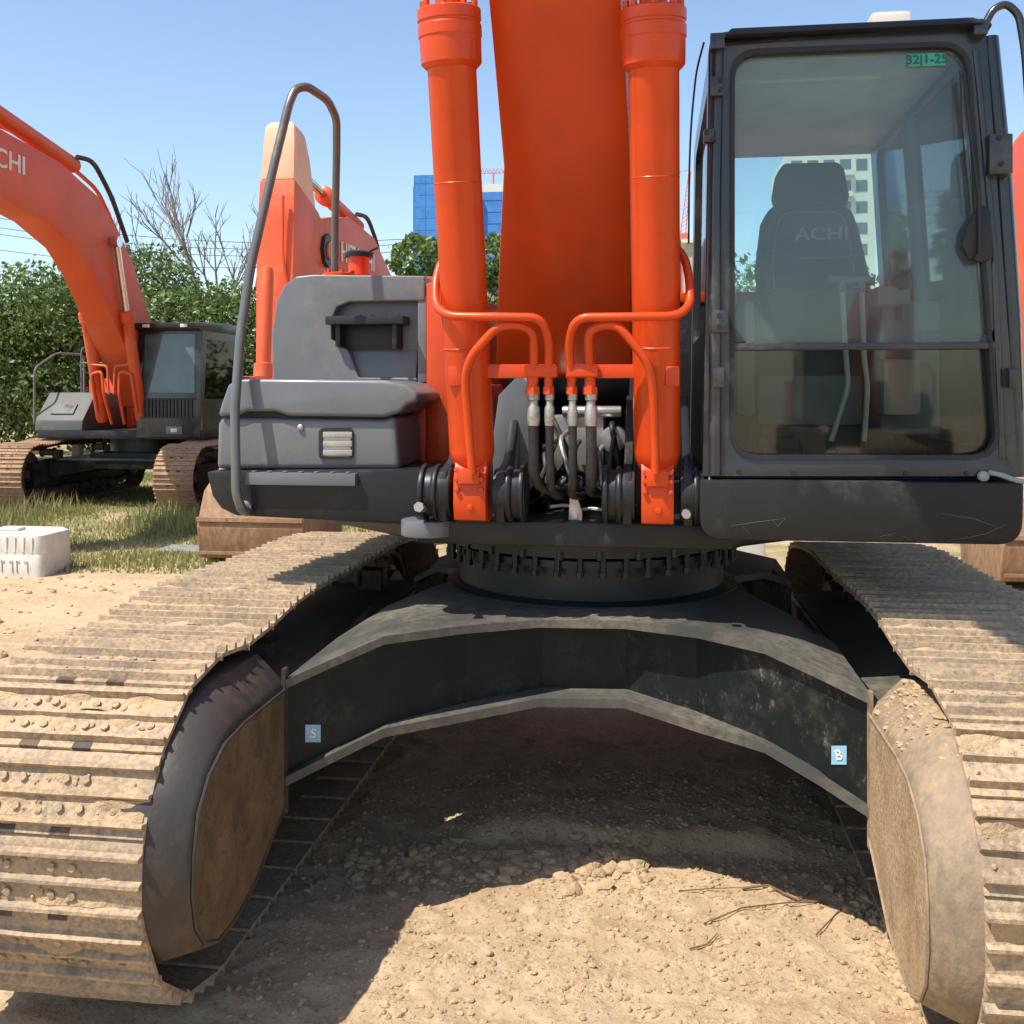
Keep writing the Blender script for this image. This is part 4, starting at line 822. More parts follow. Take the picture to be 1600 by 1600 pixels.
# ================================================================== other excavators in the row
def machine(cx, cy, sc, boomsec, stick, bucket, label, cab=True, letter=None, cyls=None, rest=None, uo=0, tg=1.25, rails=True):
    """Local coordinates: slewing centre at x=0, y=0, facing -y, ground z=0."""
    e = empty('excavator', (0, 0, 0)); tag(e, label, 'excavator', 'excavators parked in a row behind')
    for s_ in (-1, 1):
        crawler(e, uo, 0, s_ * tg, 'track_far')
        b = MB(); b.box(uo + s_ * (tg - .25), uo + s_ * (tg + .17), -1.5, 1.2, .30, .68); b.build('track_frame', M['xframe'], e, bevel=.03)
    b = MB(); b.loft([[(x + uo, y0, z0), (x + uo, y1, z0), (x + uo, y1, z1), (x + uo, y0, z1)] for x, y0, y1, z0, z1 in ((-1.1, -1.15, 1.1, .42, .70), (-.5, -.8, .8, .55, .80), (.5, -.8, .8, .55, .80), (1.1, -1.15, 1.1, .42, .70))])
    b.box(-1.1, 1.1, -1.18, -.95, .70, .725); b.build('lower_frame', M['xframe'], e, bevel=.01)
    b = MB(); b.cyl((0, 0, .75), (0, 0, 1.02), .6, n=40); b.build('slewing_ring', M['ring'], e)
    b = MB(); b.box(-1.35, 1.35, -.95, 2.0, 1.02, 1.14); b.build('revolving_frame', M['grey_dark'], e, bevel=.01)
    b = MB(); b.prism([(-.95, 1.14), (.4, 1.14), (.4, 1.72), (-.55, 1.72), (-.92, 1.30)], 'x', -1.40, -.62); tb = b.build('toolbox', M['grey_far'], e, bevel=.02)
    b = MB(); b.hexa([Vector(q) for q in ((-1.2, -.86, 1.40), (-.82, -.86, 1.40), (-.82, -.72, 1.40), (-1.2, -.72, 1.40), (-1.2, -.74, 1.54), (-.82, -.74, 1.54), (-.82, -.60, 1.54), (-1.2, -.60, 1.54))]); b.build('box_step', M['black'], tb)
    b = MB(); b.box(-1.3, -.5, .4, 2.0, 1.14, 1.95); b.box(-.45, 1.3, .9, 2.0, 1.14, 1.98); bd = b.build('body', M['orange_far'], e, bevel=.03)
    b = MB(); b.prism([(-1.3, 2.0), (1.3, 2.0), (1.15, 2.55), (.5, 2.75), (-.5, 2.75), (-1.15, 2.55)], 'z', 1.0, 2.0); b.build('counterweight', M['orange_far'], e, bevel=.05)
    b = MB()
    b.tube(fillet([(-1.44, -.88, 1.25), (-1.44, -.88, 2.1), (-1.44, -.3, 2.35), (-1.44, .5, 2.35), (-1.44, .5, 1.7)], .12), .018, 6); b.build('handrail', M['grey'], e)
    if rails:
        b = MB()
        for x in (-1.25, -.95, -.6): b.tube(fillet([(x, .1, 1.72), (x, .1, 2.45), (x, .9, 2.5), (x, .9, 1.9)], .1), .014, 6)
        b.tube([(-1.25, .1, 2.2), (-.6, .1, 2.2)], .012, 6); b.build('top_rail', M['grey'], e)
    if cab:
        b = MB(); z0, z1 = 1.05, 2.75; o = [(-.0 + .28, z0), (.28, z1 - .03), (1.26, z1 - .03), (1.30, z0)]; i_ = [(.36, 1.72), (.36, z1 - .14), (1.16, z1 - .14), (1.20, 1.72)]
        b.ring([(x, -.98 + (.10 if z > 2 else 0), z) for x, z in o], [(x, -.98 + (.10 if z > 2 else 0), z) for x, z in i_], (0, .07, 0))
        cb = b.build('cab', M['cab'], e, bevel=.01)
        b = MB(); b.hexa([(.34, -.94, 1.70), (1.22, -.94, 1.70), (1.22, -.93, 1.70), (.34, -.93, 1.70), (.34, -.85, z1 - .12), (1.18, -.85, z1 - .12), (1.18, -.84, z1 - .12), (.34, -.84, z1 - .12)]); b.build('windscreen', M['glass_far'], cb, smooth=0)
        b = MB(); b.prism([(-.98, z1 - .06), (-1.0, z1 + .02), (.2, z1 + .07), (.75, z1 - .02), (.75, z1 - .10), (-.9, z1 - .10)], 'x', .26, 1.28); b.build('roof', M['cab'], cb, bevel=.02)
        for x in (.45, 1.05): b = MB(); b.box(x - .055, x + .055, -1.02, -.99, z1 - .05, z1 - .0); b.build('work_lamp', M['lamp'], cb, bevel=.008)
        for x, nm in ((.29, 'side_frame'), (1.27, 'cab_door')):
            b = MB(); oo = [(x, -.91, z0), (x, .7, z0), (x, .7, z1 - .08), (x, -.85, z1 - .08)]; ii_ = [(x, -.78, 1.62), (x, .55, 1.62), (x, .55, z1 - .22), (x, -.70, z1 - .22)]
            b.ring(oo, ii_, (.03 if x < 1 else -.03, 0, 0)); b.build(nm, M['cab'], cb)
            b = MB(); b.box(x - .004 + (.015 if x < 1 else -.015), x + .004 + (.015 if x < 1 else -.015), -.8, .57, 1.60, z1 - .2); b.build('side_window', M['glass_dark'], cb, smooth=0)
        b = MB(); b.box(.30, 1.25, .66, .70, z0, z1 - .1); b.box(.3, 1.25, -.85, .66, z0, z0 + .05); b.build('rear_wall', M['interior_dark'], cb)
        b = MB(); b.box(.5, .98, -.3, .25, 1.1, 1.62); b.box(.52, .96, .1, .28, 1.6, 2.3); b.build('operator_seat', M['seat'], cb, bevel=.05)
        b = MB()
        for k in range(14): b.box(.40 + k * .058, .425 + k * .058, -1.0, -.975, 1.36, 1.62)
        b.box(.36, 1.22, -1.0, -.98, 1.34, 1.36); b.box(.36, 1.22, -1.0, -.98, 1.62, 1.64); b.build('front_grille', M['grey_dark'], cb)
        b = MB(); b.box(.76, 1.02, -1.0, -.975, 1.10, 1.22); b.build('headlamp', M['grey'], cb, bevel=.01); b = MB(); b.box(.84, .94, -1.01, -.99, 1.13, 1.19); b.build('lamp_lens', M['lamp'], cb, bevel=.008)
    b = MB(); b.loft([[(x0, f[0], f[1]), (x1, f[0], f[1]), (x1, k[0], k[1]), (x0, k[0], k[1])] for f, k, x0, x1 in [(f, k, -w / 2, w / 2) for f, k, w in boomsec]])
    bm_ = b.build('boom', M['orange_far'], e, bevel=.02, smooth=25)
    if letter:
        txt, y, z, ang, size = letter; x = .233
        t_ = textobj(txt, size, 'boom_lettering', M['lettering'], bm_, (x, y, z), (0, math.cos(ang), math.sin(ang)), (0, -math.sin(ang), math.cos(ang)), .003, 1.15)
    for cyl in (cyls or []):
        (a, c, fr, r, xs_) = cyl
        for x in xs_:
            A, B_ = Vector((x, a[0], a[1])), Vector((x, c[0], c[1])); d = (B_ - A).normalized(); l = (B_ - A).length
            b = MB(); b.lathe([(0, r * .8), (.05, r), (l * fr - .15, r), (l * fr - .14, r * 1.3), (l * fr, r * 1.3), (l * fr + .02, r)], A, B_, 20); cy_ = b.build('boom_cylinder' if a[1] < 1.6 else 'arm_cylinder', M['orange_far'], e)
            b = MB(); b.cyl(A + d * l * fr, B_, r * .55, n=14); b.cyl(B_ - Vector((.05, 0, 0)), B_ + Vector((.05, 0, 0)), r * .95); b.build('cylinder_rod', M['chrome'], cy_)
            if a[1] < 1.6:
                sg = 1 if x < 0 else -1; q = A + d * .75 + Vector((0, -r - .03, 0))
                b = MB(); b.tube(fillet([A + d * .15 + Vector((0, -r - .02, 0)), q, q + Vector((sg * .18, -.02, .04)), q + Vector((sg * .2, 0, -.3)), q + Vector((sg * .22, .2, -.75))], .07), .022, 7); b.tube(fillet([A + d * (l * fr - .2) + Vector((0, -r - .02, 0)), q + Vector((-sg * .02, 0, .3)), q + Vector((-sg * .02, 0, .14)), q + Vector((sg * .26, 0, .12)), q + Vector((sg * .28, 0, -.3))], .06), .018, 7)
                b.build('hydraulic_pipe', M['orange_far'], cy_)
    if stick:
        for nm, secs, m_ in stick:
            b = MB(); b.loft([[(-w / 2, f[0], f[1]), (w / 2, f[0], f[1]), (w / 2, k[0], k[1]), (-w / 2, k[0], k[1])] for f, k, w in secs]); b.build(nm, M[m_], e, bevel=.025)
    if bucket:
        y, z, wd = bucket
        b = MB(); prf = [(y + .55, z + 1.05), (y + .1, z + 1.0), (y - .35, z + .75), (y - .52, z + .4), (y - .45, z + .08), (y - .1, z), (y + .35, z), (y + .75, z + .05), (y + .75, z + .09), (y + .3, z + .06), (y - .08, z + .07), (y - .38, z + .14), (y - .44, z + .4), (y - .28, z + .68), (y + .12, z + .93), (y + .55, z + .98)]
        b.prism(prf, 'x', -wd / 2, wd / 2); bu = b.build('bucket', M['rust'], e, bevel=.012)
        for s_ in (-1, 1): b = MB(); b.prism([(y + .55, z + 1.05), (y + .1, z + 1.0), (y - .35, z + .75), (y - .52, z + .4), (y - .45, z + .08), (y - .1, z), (y + .35, z), (y + .75, z + .05), (y + .85, z + .5)], 'x', s_ * wd / 2 - .02, s_ * wd / 2 + .02); b.build('side_cutter', M['rust'], bu, bevel=.006)
        b = MB(); b.box(-wd / 2 - .02, wd / 2 + .02, y - .54, y - .50, z + .46, z + .50)
        b.box(-wd / 2, wd / 2, y - .50, y - .47, z + .12, z + .15); b.build('bucket_rib', M['rust'], bu)
        b = MB()
        for k in range(5): x = -wd / 2 + .08 + k * (wd - .16) / 4; b.prism([(y + .7, z + .0), (y + 1.0, z + .03), (y + .7, z + .1)], 'x', x - .05, x + .05)
        b.build('bucket_teeth', M['steel'], bu)
    if rest:
        for nm, path, r, m_ in rest: b = MB(); b.tube(fillet([Vector(p) for p in path], .2), r, 8); b.build(nm, M[m_], e)
    e.location = (cx, cy, 0); e.scale = (sc, sc, sc); return e
EXB = [  # (x, y, scale)
]
# leftmost machine: boom rising towards the camera and out of the picture
machine(-7.78, 15.0, .97,
    [((-.40, 1.50), (.25, 1.45), .55), ((-.96, 2.1), (-.12, 2.3), .5), ((-1.80, 3.05), (-.98, 3.65), .47), ((-2.10, 3.38), (-1.36, 4.05), .46), ((-2.50, 3.70), (-1.95, 4.5), .46), ((-3.2, 3.95), (-2.9, 4.78), .46), ((-4.3, 4.12), (-4.2, 4.92), .45), ((-5.9, 4.5), (-5.8, 4.9), .42)],
    [('stick', [((-6.6, 5.4), (-5.6, 5.6), .34), ((-6.5, 4.8), (-5.7, 4.7), .34), ((-6.3, 1.2), (-6.0, 1.2), .30)], 'orange_far')], (-6.1, .02, 1.2),
    'orange excavator at left with CHI on its raised boom and dark cab before trees', uo=.02, tg=1.30, letter=('HITACHI', -4.36, 4.55, .0, .32),
    cyls=[((-.88, 1.28), (-1.62, 3.9), .62, .085, (-.32, .32)), ((-2.15, 4.88), (-5.8, 5.5), .62, .11, (0,))],
    rest=[('boom_hose', [(.12, -2.3, 4.98), (.12, -1.9, 5.02), (.12, -1.4, 4.6), (.12, -.95, 4.0)], .035, 'rubber'), ('boom_top_pipe', [(-.1, -5.2, 5.1), (-.1, -2.6, 5.05), (-.1, -1.4, 4.7), (-.1, -.5, 3.8)], .03, 'orange_far')])
# second machine: low boom, upright arm with pale end, bucket on the ground
machine(-3.86, 14.2, .95,
    [((-.35, 1.50), (.25, 1.45), .55), ((-.55, 1.95), (.40, 2.1), .5), ((-.95, 2.75), (.0, 3.35), .45), ((-1.5, 3.1), (-1.2, 3.9), .45), ((-2.6, 3.2), (-2.4, 4.0), .45), ((-3.9, 3.35), (-3.7, 3.75), .42)],
    [('stick', [((-4.30, 4.10), (-3.50, 3.87), .40), ((-4.35, 3.6), (-3.05, 3.55), .42), ((-4.38, 3.0), (-3.15, 2.8), .42), ((-4.44, 2.2), (-3.55, 2.1), .38), ((-4.5, 1.35), (-4.15, 1.35), .30)], 'orange_far'), ('stick_end', [((-4.16, 4.76), (-3.98, 4.74), .24), ((-4.22, 4.70), (-3.86, 4.66), .33), ((-4.25, 4.5), (-3.74, 4.42), .36), ((-4.30, 4.10), (-3.55, 3.85), .378)], 'primer'), ('bucket_link', [((-4.75, 1.4), (-4.45, 1.4), .26), ((-4.65, 1.0), (-4.3, .95), .26)], 'rust')], (-4.55, .02, 1.08),
    'orange excavator behind the grey tank cover, its pale-topped arm upright beside the near handrail', letter=('HITACHI', -2.0, 3.52, .02, .34),
    cyls=[((-.88, 1.28), (-1.2, 3.2), .62, .085, (-.34, .34)), ((-1.2, 4.05), (-3.85, 4.35), .58, .09, (0,)), ((-4.60, 3.1), (-4.75, 1.5), .72, .075, (0,))],
    rest=[('boom_hose', [(.12, -1.7, 4.15), (.12, -1.2, 4.2), (.12, -.7, 3.9), (.12, -.4, 3.4)], .03, 'rubber'), ('joint_hub', [(-.26, -3.3, 3.45), (.26, -3.3, 3.45)], .20, 'grey_dark'), ('joint_hub', [(-.28, -3.3, 3.45), (.28, -3.3, 3.45)], .11, 'orange_far'), ('stick_pipe', [(.1, -4.40, 3.9), (.1, -4.42, 3.2), (.18, -4.35, 2.8), (.1, -4.5, 2.2)], .02, 'orange_far')])
# third machine: beyond the cab, seen beside it and through its glass
machine(3.52, 14.0, .95,
    [((-.35, 1.50), (.25, 1.45), .55), ((-.55, 1.95), (.40, 2.1), .5), ((-.95, 2.75), (.0, 3.35), .45), ((-1.5, 3.1), (-1.2, 3.9), .45), ((-2.6, 3.2), (-2.4, 4.0), .45), ((-3.9, 3.35), (-3.7, 3.75), .42)],
    [('stick', [((-4.12, 4.40), (-4.0, 4.42), .16), ((-4.2, 4.32), (-3.85, 4.30), .30), ((-4.35, 3.8), (-3.45, 3.5), .38), ((-4.42, 2.4), (-3.75, 2.4), .36), ((-4.5, 1.35), (-4.2, 1.35), .30)], 'orange_far'), ('bucket_link', [((-4.75, 1.4), (-4.45, 1.4), .26), ((-4.65, 1.0), (-4.3, .95), .26)], 'rust')], (-4.55, .02, 1.22),
    'orange excavator beyond the near cab at the right edge, mostly hidden by it', letter=('HITACHI', -2.0, 3.52, .02, .34),
    cyls=[((-.88, 1.28), (-1.2, 3.2), .62, .085, (-.34, .34)), ((-1.2, 4.05), (-3.85, 4.25), .58, .09, (0,)), ((-4.60, 3.1), (-4.75, 1.5), .72, .075, (0,))])

bk_ = machine(4.2, -15.5, .95,
    [((-.35, 1.50), (.25, 1.45), .55), ((-.55, 1.95), (.40, 2.1), .5), ((-.95, 2.75), (.0, 3.35), .45), ((-1.5, 3.1), (-1.2, 3.9), .45), ((-2.6, 3.2), (-2.4, 4.0), .45), ((-3.9, 3.35), (-3.7, 3.75), .42)],
    [('stick', [((-4.2, 4.32), (-3.85, 4.30), .30), ((-4.35, 3.8), (-3.45, 3.5), .38), ((-4.42, 2.4), (-3.75, 2.4), .36), ((-4.5, 1.35), (-4.2, 1.35), .30)], 'orange_far')], (-4.55, .02, 1.22),
    'orange excavator behind the viewpoint, seen only as a reflection in the near cab glass')
bk_.rotation_euler = (0, 0, R(180))
# ------------------------------------------------------------------ trees
def crown(name, parent, blobs, n, size, m_, shell=.75):
    V = []; rng = np.random.default_rng(abs(hash(name)) % 1000 + n); vol = np.array([b_[3] ** 2 for b_ in blobs]); cnt = (vol / vol.sum() * n).astype(int); out = []
    for (x, y, z, r), c in zip(blobs, cnt):
        d = rng.normal(size=(c, 3)); d /= np.linalg.norm(d, axis=1)[:, None]; rad = r * (shell + (1 - shell) * rng.random(c) ** .5) * (1 + .16 * np.sin(d[:, 0] * 7 + x) * np.cos(d[:, 2] * 6 + y)); rad *= np.where(rng.random(c) < .10, rng.uniform(1, 1.18, c), 1)
        out.append(np.array([x, y, z]) + d * rad[:, None] * np.array([1, 1, .85]))
    P = np.concatenate(out); k = len(P); u = rng.normal(size=(k, 3)); u /= np.linalg.norm(u, axis=1)[:, None]; w_ = rng.normal(size=(k, 3)); w_ = np.cross(u, w_); w_ /= np.linalg.norm(w_, axis=1)[:, None]
    s1 = size * rng.uniform(.6, 1.3, k)[:, None]; s2 = s1 * .55; V = np.stack([P - u * s1, P + w_ * s2, P + u * s1, P - w_ * s2], 1).reshape(-1, 3); F = np.arange(4 * k).reshape(-1, 4)
    if parent is not None: V = V - np.array(WO[parent.name])
    return npmesh(name, V, F, m_, parent)
def tree(x, y, h, r, label, group=None, n=5200, m_='leaf', cat='tree', size=.085, name='leafy_tree', trunk=.13, squash=1.0):
    e = empty(name, (x, y, 0)); tag(e, label, cat, group); rr = random.Random(int(x * 31 + y * 17))
    blobs = [(x, y, h - r * .8, r * .8)]
    for i in range(10):
        a = rr.uniform(0, 6.28); q = rr.uniform(.35, .85) * r; z = rr.uniform(h * .22, h - r * .45); k = rr.uniform(.34, .58) * r; blobs.append((x + math.cos(a) * q, y + math.sin(a) * q * .8, z, k))
    b = MB(); b.tube([(x, y, -.1), (x + .05, y, h * .3), (x - .05, y, h * .75)], [trunk, trunk * .7, trunk * .25], 8)
    for i in range(5): a = rr.uniform(0, 6.28); z = h * rr.uniform(.15, .5); b.tube([(x, y, z), (x + math.cos(a) * r * .35, y + math.sin(a) * r * .35, z + h * .16), (x + math.cos(a) * r * .65, y + math.sin(a) * r * .65, z + h * .22)], [trunk * .45, trunk * .3, trunk * .1], 6)
    b.build('trunk', M['bark'], e); crown('crown', e, blobs, n, size, M[m_], .62); return e
def at(u, Y): p = py(u, 600, Y); return p.x
def hz(v, Y, u): return py(u, v, Y).z
G = 'trees along the far side of the yard'
defs = [(-70, 21, 420, 2.0, 'dense tree at the far left edge, left of the first raised boom'), (30, 22, 408, 2.1, 'rounded yellow-green tree under the lettered boom at far left'), (120, 21.5, 425, 1.8, 'dark dense tree behind the upright cylinder of the leftmost excavator'),
        (205, 23, 372, 1.9, 'tallest narrow tree just right of the leftmost boom elbow'), (285, 22, 428, 1.9, 'bushy tree above the roof of the leftmost excavator cab'), (360, 22.5, 440, 1.9, 'bushy tree between the far cab and the near handrail'), (420, 24, 455, 1.8, 'low dark tree behind the handrail of the near excavator'),
        (510, 25, 470, 2.0, 'dark tree hidden behind the grey tank cover')]
for i, (u, Y, v, r, lab) in enumerate(defs):
    tree(at(u, Y), Y, hz(v, Y, u), r, lab, G, n=10500 if i < 7 else 3000, size=.062, m_='leaf_b' if i in (1, 4) else 'leaf')
tree(at(652, 30), 30, hz(360, 30, 652), 1.05, 'small round bright green tree below the blue tower', G, n=5200, m_='leaf_b', size=.10)
tree(at(772, 32), 32, hz(362, 32, 772), 1.1, 'slim yellow-green tree seen between the left cylinder and the boom', G, n=4200, m_='leaf_b', size=.10)
for u, Y, v, r, lab in ((1165, 30, 385, 1.8, 'tree seen through the left part of the cab windscreen'), (1240, 34, 400, 2.2, 'tree seen behind the operator seat of the near cab'), (1330, 33, 410, 2.2, 'tree seen through the cab glass below the pale apartment block'), (1440, 31, 395, 2.2, 'tree seen through the right side of the near cab'), (1560, 32, 385, 2.3, 'tree beyond the right corner post of the near cab'), (1660, 31, 400, 2.3, 'tree outside the right edge beyond the third excavator'), (980, 34, 420, 2.2, 'tree hidden behind the boom foot')):
    tree(at(u, Y), Y, hz(v, Y, u), r, lab, G, n=2600, size=.11)
# dark undergrowth closing the gaps under the trees
bl = []; rr = random.Random(3)
for i in range(46): x = -19 + i * .95; bl.append((x, 25.5 + rr.uniform(-.8, .8) + (6 if x > 0 else 0), rr.uniform(.7, 1.5), rr.uniform(.9, 1.4)))
ug = crown('undergrowth', None, bl, 26000, .12, M['leaf'], .5); tag(ug, kind='stuff')
# bare tree
bx, by = at(330, 27), 27.0; bt = empty('bare_tree', (bx, by, 0)); tag(bt, 'leafless tree with thin grey branches standing above the hedge left of the handrail', 'tree')
b = MB(); rr = random.Random(11)
def limb(p, d, l, r, depth):
    q = p + d * l * .5 + Vector((rr.uniform(-.05, .05), 0, rr.uniform(0, .05))) * l; e_ = q + (d + Vector((rr.uniform(-.15, .15), rr.uniform(-.1, .1), .12))).normalized() * l * .5
    b.tube([p, q, e_], [r, r * .8, r * .6], 5)
    if depth == 0: return
    for i in range(3 if depth > 1 else 2):
        t = rr.uniform(.35, 1); s_ = p + (e_ - p) * t; nd = (d + Vector((rr.uniform(-.75, .75), rr.uniform(-.5, .5), rr.uniform(-.05, .45)))).normalized(); limb(s_, nd, l * rr.uniform(.5, .74), max(.009, r * .62), depth - 1)
b.tube([(bx + .2, by, -.1), (bx + .1, by, 2.6)], [.16, .11], 8)
for dx, l in ((-1.5, 2.5), (-1.0, 2.6), (-.6, 2.9), (-.25, 2.8), (.1, 2.5), (.5, 2.6), (.85, 2.2), (-2.0, 2.2)): limb(Vector((bx + .25, by, 2.5)), Vector((dx * .95, rr.uniform(-.3, .3), 1.15)).normalized(), l, .05, 4)
b.build('branches', M['bark_pale'], bt)

# ------------------------------------------------------------------ distant buildings, crane, wires
def bbox_px(u0, u1, v0, Y, dep): a, c = py(u0, v0, Y), py(u1, v0, Y); return a.x, c.x, Y, Y + dep, a.z
t = empty('blue_tower', (py(700, 600, 240).x, 246, 0)); tag(t, 'tall tower wrapped in bright blue netting behind the left cylinder', 'building')
x0, x1, y0, y1, z = bbox_px(647, 735, 274, 240, 12); b = MB(); b.box(x0, x1, y0, y1, 0, z); b.box(x0 - .5, x0, y0 + 1, y1, 0, z - 2.5)
for k in range(18): zz = z - 2 - k * 2.8; b.box(x0 - .02, x1 + .02, y0 - .04, y0, zz, zz + .12)
for k in range(6): xx = x0 + (x1 - x0) * k / 5; b.box(xx - .05, xx + .05, y0 - .05, y0, 0, z)
b.build('netting', M['blue_net'], t)
x0, x1, y0, y1, z = bbox_px(735.5, 800, 297, 240, 12); b = MB(); b.box(x0, x1, y0 + 3, y1 + 4, 0, z)
for k in range(16): b.box(x0, x1 + .05, y0 + 2.9, y0 + 3, z - 2 - k * 2.8, z - 1.7 - k * 2.8)
b.build('lower_wing', M['blue_net'], t)
x0, x1, y0, y1, z = bbox_px(740, 800, 283, 240, 6); b = MB(); zb = py(760, 297, 240).z; b.box(x0, x1, y0 + 4, y1 + 3, zb, z); b.build('roof_works', M['bldg'], t)
b = MB(); z1 = py(760, 264, 240).z
for k in range(9): xx = x0 + k * .9; b.tube([(xx, 245, z1), (xx + .45, 245, z1 + 1.2), (xx + .9, 245, z1)], .10, 4)
b.tube([(x0, 245, z1), (x0 + 8.6, 245, z1)], .14, 4); b.tube([(x0 + 4, 245, z), (x0 + 4, 245, z1)], .3, 4); b.build('roof_crane', M['crane'], t)
# apartment block seen through the cab
t = empty('apartment_block', (py(1310, 600, 150).x, 158, 0)); tag(t, 'pale apartment block with rows of dark windows seen through the near cab', 'building')
x0, x1, y0, y1, z = bbox_px(1226, 1367, 244, 150, 16); b = MB(); b.box(x0, x1, y0, y1, 0, z); b.box(x0 + 1, x1 - 3, y0 + 1, y1 - 1, z, z + .9); b.build('walls', M['bldg'], t)
nf = int(z // 3)
for k in range(nf):
    zz = z - 3 - k * 3
    for j in range(5):
        xx = x0 + .9 + j * (x1 - x0 - 1.2) / 5; b = MB(); b.box(xx, xx + 1.5, y0 - .06, y0 + .05, zz + .7, zz + 2.3); wn = b.build('window', M['winglass'], t)
        if j % 2: b = MB(); b.box(xx - .2, xx + 1.7, y0 - .9, y0 - .065, zz - .1, zz + .65); b.build('balcony', M['bldg'], t)
# pale far block and grey shed
t = empty('grey_shed', (py(1090, 600, 60).x, 62, 0)); tag(t, 'low grey shed far behind, between the right cylinder and the cab', 'building')
x0, x1, y0, y1, z = bbox_px(1072, 1118, 380, 60, 6); b = MB(); b.box(x0, x1, y0, y1, 0, z); b.build('walls', M['concrete'], t); b = MB(); b.box(x0 - .3, x1 + .3, y0 - .3, y1 + .3, z, z + .2); b.build('roof', M['bldg'], t)
# red tower crane
cx_ = py(1068, 600, 90).x; t = empty('tower_crane', (cx_, 90, 0)); tag(t, 'thin red lattice crane between the right cylinder and the cab', 'crane')
b = MB(); zt2 = py(1075, 268, 90).z; bx0 = py(1066, 600, 90).x; tx = py(1078, 600, 90).x; z0 = py(1066, 376, 90).z
for s_ in (-.25, .25): b.tube([(bx0 + s_, 90, z0), (tx + s_ * .3, 90, zt2)], .06, 4)
for k in range(16): f1, f2 = k / 16, (k + 1) / 16; b.tube([(bx0 + (tx - bx0) * f1 - .25 * (1 - .7 * f1), 90, z0 + (zt2 - z0) * f1), (bx0 + (tx - bx0) * f2 + .25 * (1 - .7 * f2), 90, z0 + (zt2 - z0) * f2)], .035, 4)
b.build('jib', M['crane'], t); b = MB(); b.box(bx0 - .6, bx0 + .6, 89.6, 90.6, z0 - .5, z0 + .6); b.box(bx0 - .3, bx0 + .3, 89.8, 90.4, 0, z0 - .5); b.build('base', M['crane'], t)
b = MB(); zz = py(1070, 268, 90).z; b.tube([(tx - .9, 90, zz), (tx + .1, 90, zz + .1)], .04, 4); b.tube([(tx - .9, 90, zz), (tx - .6, 90, zz - .5), (tx + .1, 90, zz + .1)], .04, 4); b.build('hook_block', M['steel'], t)
# power lines
t = empty('power_line', (at(-60, 40), 40, 0)); tag(t, 'overhead wires crossing the sky behind the leafless tree', 'power line')
for (va, vb) in ((352, 372), (362, 384), (336, 366), (388, 396)):
    A, B_ = py(-80, va - 8, 40), py(760, vb, 40); P = [A.lerp(B_, k / 14) - Vector((0, 0, .8 * math.sin(math.pi * k / 14))) for k in range(15)]; b = MB(); b.tube(P, .016, 4); b.build('wire', M['wire'], t)
b = MB(); A = py(-80, 330, 40); b.cyl((A.x, 40, 0), (A.x, 40, A.z + .5), .15, .1, 10); b.box(A.x - .05, A.x + .05, 39, 41, A.z - .3, A.z - .15); b.build('pole', M['concrete'], t)

# ------------------------------------------------------------------ things on the ground
p = pz(45, 903); xc, yc = p.x - .02, p.y + .28; b = MB(); x1 = pz(99, 900).x - .13; x0 = x1 - .70
def ring_(x0, x1, y0, y1, z, r, n=5):
    q = roundpoly([Vector((x0, y0, 0)), Vector((x1, y0, 0)), Vector((x1, y1, 0)), Vector((x0, y1, 0))], r, n); return [(v.x, v.y, z) for v in q]
y0_ = p.y; b.loft([ring_(x0, x1, y0_, y0_ + .5, -.01, .08), ring_(x0 - .005, x1 + .005, y0_ - .005, y0_ + .505, .20, .08), ring_(x0, x1, y0_, y0_ + .5, .215, .08), ring_(x0 - .004, x1 + .004, y0_ - .004, y0_ + .504, .23, .08), ring_(x0 + .005, x1 - .005, y0_ + .005, y0_ + .495, .385, .08), ring_(x0 + .05, x1 - .05, y0_ + .05, y0_ + .45, .41, .05)])
for k in range(7):
    xx = x0 + .08 + k * .085; b.box(xx, xx + .02, y0_ - .010, y0_ + .01, .235, .37)
tk = b.build('plastic_tank', M['white'], None, bevel=0, smooth=35); tag(tk, 'white moulded plastic tank lying on the soil at the left edge', 'tank')
b = MB(); b.box(x1 - .52, x1 - .30, y0_ + .1, y0_ + .22, .41, .44); b.build('tank_handle', M['white'], tk, bevel=.012)
b = MB()
for k in range(4):
    xx = x0 + .30 + k * .075; b.box(xx, xx + .03, y0_ - .010, y0_ - .004, .14, .155); b.box(xx + (.03 if k % 2 else 0), xx + .008 + (.03 if k % 2 else 0), y0_ - .010, y0_ - .004, .05, .155)
b.build('tank_stamp', M['concrete'], tk)
p = pz(1172, 893); b = MB(); b.prism([(p.x - .17, 0), (p.x + .17, 0), (p.x + .12, .36), (p.x - .02, .38), (p.x - .05, .25), (p.x - .16, .22)], 'y', p.y, p.y + .3); cb_ = b.build('concrete_block', M['concrete'], None, bevel=.02); tag(cb_, 'pale broken concrete block on the soil behind the slewing ring', 'block')
p = pz(300, 868); b = MB(); b.box(p.x - .42, p.x + .35, p.y, p.y + .4, -.05, .05); cb_ = b.build('concrete_slab', M['slab'], None, bevel=.02); tag(cb_, 'flat grey concrete slab in the grass left of the rusty bucket', 'slab')
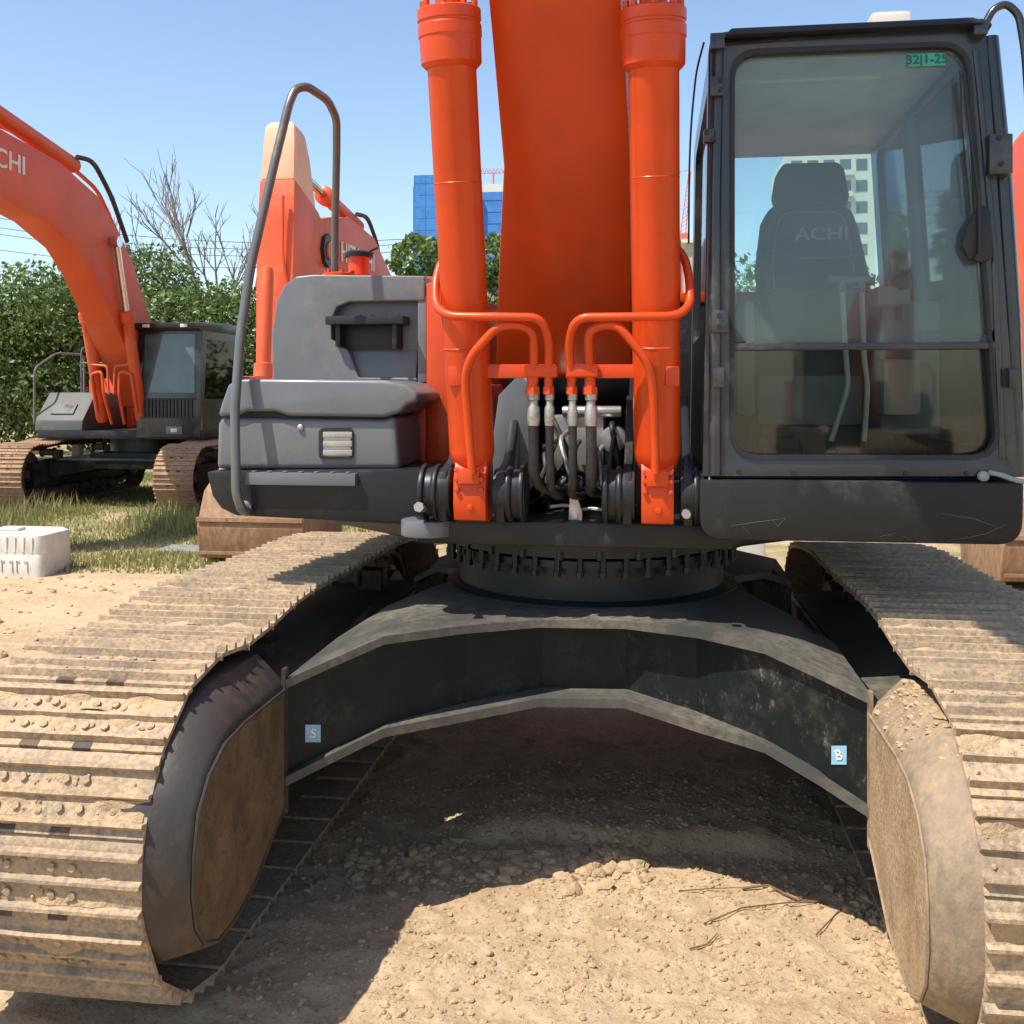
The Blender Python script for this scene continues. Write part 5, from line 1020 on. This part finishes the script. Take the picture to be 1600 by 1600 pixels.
# twigs
tw = [([(1160, 1398), (1200, 1397), (1245, 1415), (1282, 1420)], .006, 'forked dry twig on the soil before the right frame leg'), ([(1100, 1448), (1160, 1432), (1230, 1424), (1288, 1418), (1316, 1432)], .004, 'long thin dry twig crossing the forked twig'), ([(1078, 1490), (1104, 1478), (1122, 1462)], .004, 'short dry twig in the middle of the sunlit soil'), ([(1275, 1465), (1312, 1432), (1326, 1422)], .0035, 'thin dry twig nearest the right frame end'), ([(1060, 1398), (1110, 1396), (1170, 1396)], .003, 'straw-thin twig along the edge of the shade')]
for pth, r, lab in tw:
    P = [pz(u, v) for u, v in pth]; P = [Vector((q.x, q.y, gh(q.x, q.y) + r + .003)) for q in P]; b = MB(); r *= .62; b.tube(P, [r * 1.2] + [r] * (len(P) - 2) + [r * .5], 6); q = P[len(P) // 2]; b.tube([q, q + Vector((.05, .04, .006))], r * .5, 5); o = b.build('twig', M['twig'], None); tag(o, lab, 'twig', 'twigs on the soil')
# clods and gravel
b = MB(); rr = random.Random(21); random.seed(21)
def clod(x, y, r): b.blob((x, y, gh(x, y) + r * .15), r, .28, random.uniform(.5, .85))
for _ in range(9500):
    y = rr.uniform(2.4, 4.6); x = AX + rr.uniform(-.98, .98); clod(x, y, .0025 + .010 * rr.random() ** 4)
for _ in range(420):
    u = rr.uniform(760, 1010); q = pz(u, rr.gauss(1352, 16) + (u - 880) * .02); clod(q.x, q.y, .008 + .026 * rr.random() ** 2.2)
for _ in range(240):
    u = rr.uniform(540, 760); q = pz(u, rr.gauss(1350, 16)); clod(q.x, q.y, .006 + .020 * rr.random() ** 2)
for _ in range(380):
    t_ = rr.random(); q = pz(1330 + 130 * t_ + rr.gauss(0, 16), 1390 + 190 * t_ + rr.gauss(0, 14)); clod(q.x, q.y, .004 + .018 * rr.random() ** 2)
for _ in range(1200):
    x = rr.uniform(-8, -1.9); y = rr.uniform(3.5, 10); clod(x, y, .008 + .03 * rr.random() ** 3)
cd_ = b.build('soil_clods', M['mud'], None, center=(0, 0, 0), smooth=20); tag(cd_, kind='stuff')
# grass and weeds
def blades(name, n, reg, hmin, hmax, seed, dens=None):
    rng = np.random.default_rng(seed); x = rng.uniform(reg[0], reg[1], n); y = rng.uniform(reg[2], reg[3], n)
    k = np.array([noise.noise(Vector((a * .9, c_ * .9, 3))) for a, c_ in zip(x, y)]); keep = k + rng.uniform(-.35, .35, n) > (-.12 if dens is None else dens); x, y, k = x[keep], y[keep], k[keep]; n = len(x)
    h = rng.uniform(hmin, hmax, n) * (1 + np.clip(k, 0, 1)); a = rng.uniform(0, 6.28, n); w_ = .006 + .010 * rng.random(n); lean = rng.uniform(0, .6, n) * h; la = rng.uniform(0, 6.28, n)
    z = np.array([gh(p_, q_) for p_, q_ in zip(x, y)]) - .01
    dx, dy = np.cos(a) * w_, np.sin(a) * w_
    V = np.stack([np.stack([x - dx, y - dy, z], 1), np.stack([x + dx, y + dy, z], 1), np.stack([x + np.cos(la) * lean, y + np.sin(la) * lean, z + h], 1)], 1).reshape(-1, 3)
    o = npmesh(name, V, np.arange(3 * n).reshape(-1, 3), M['grass']); tag(o, kind='stuff'); return o
blades('grass', 120000, (-14, -2.4, 8.9, 19), .03, .075, 4, -.25)
blades('tall_weeds', 6000, (-12, -5.2, 11.3, 13.6), .10, .28, 8, .16)
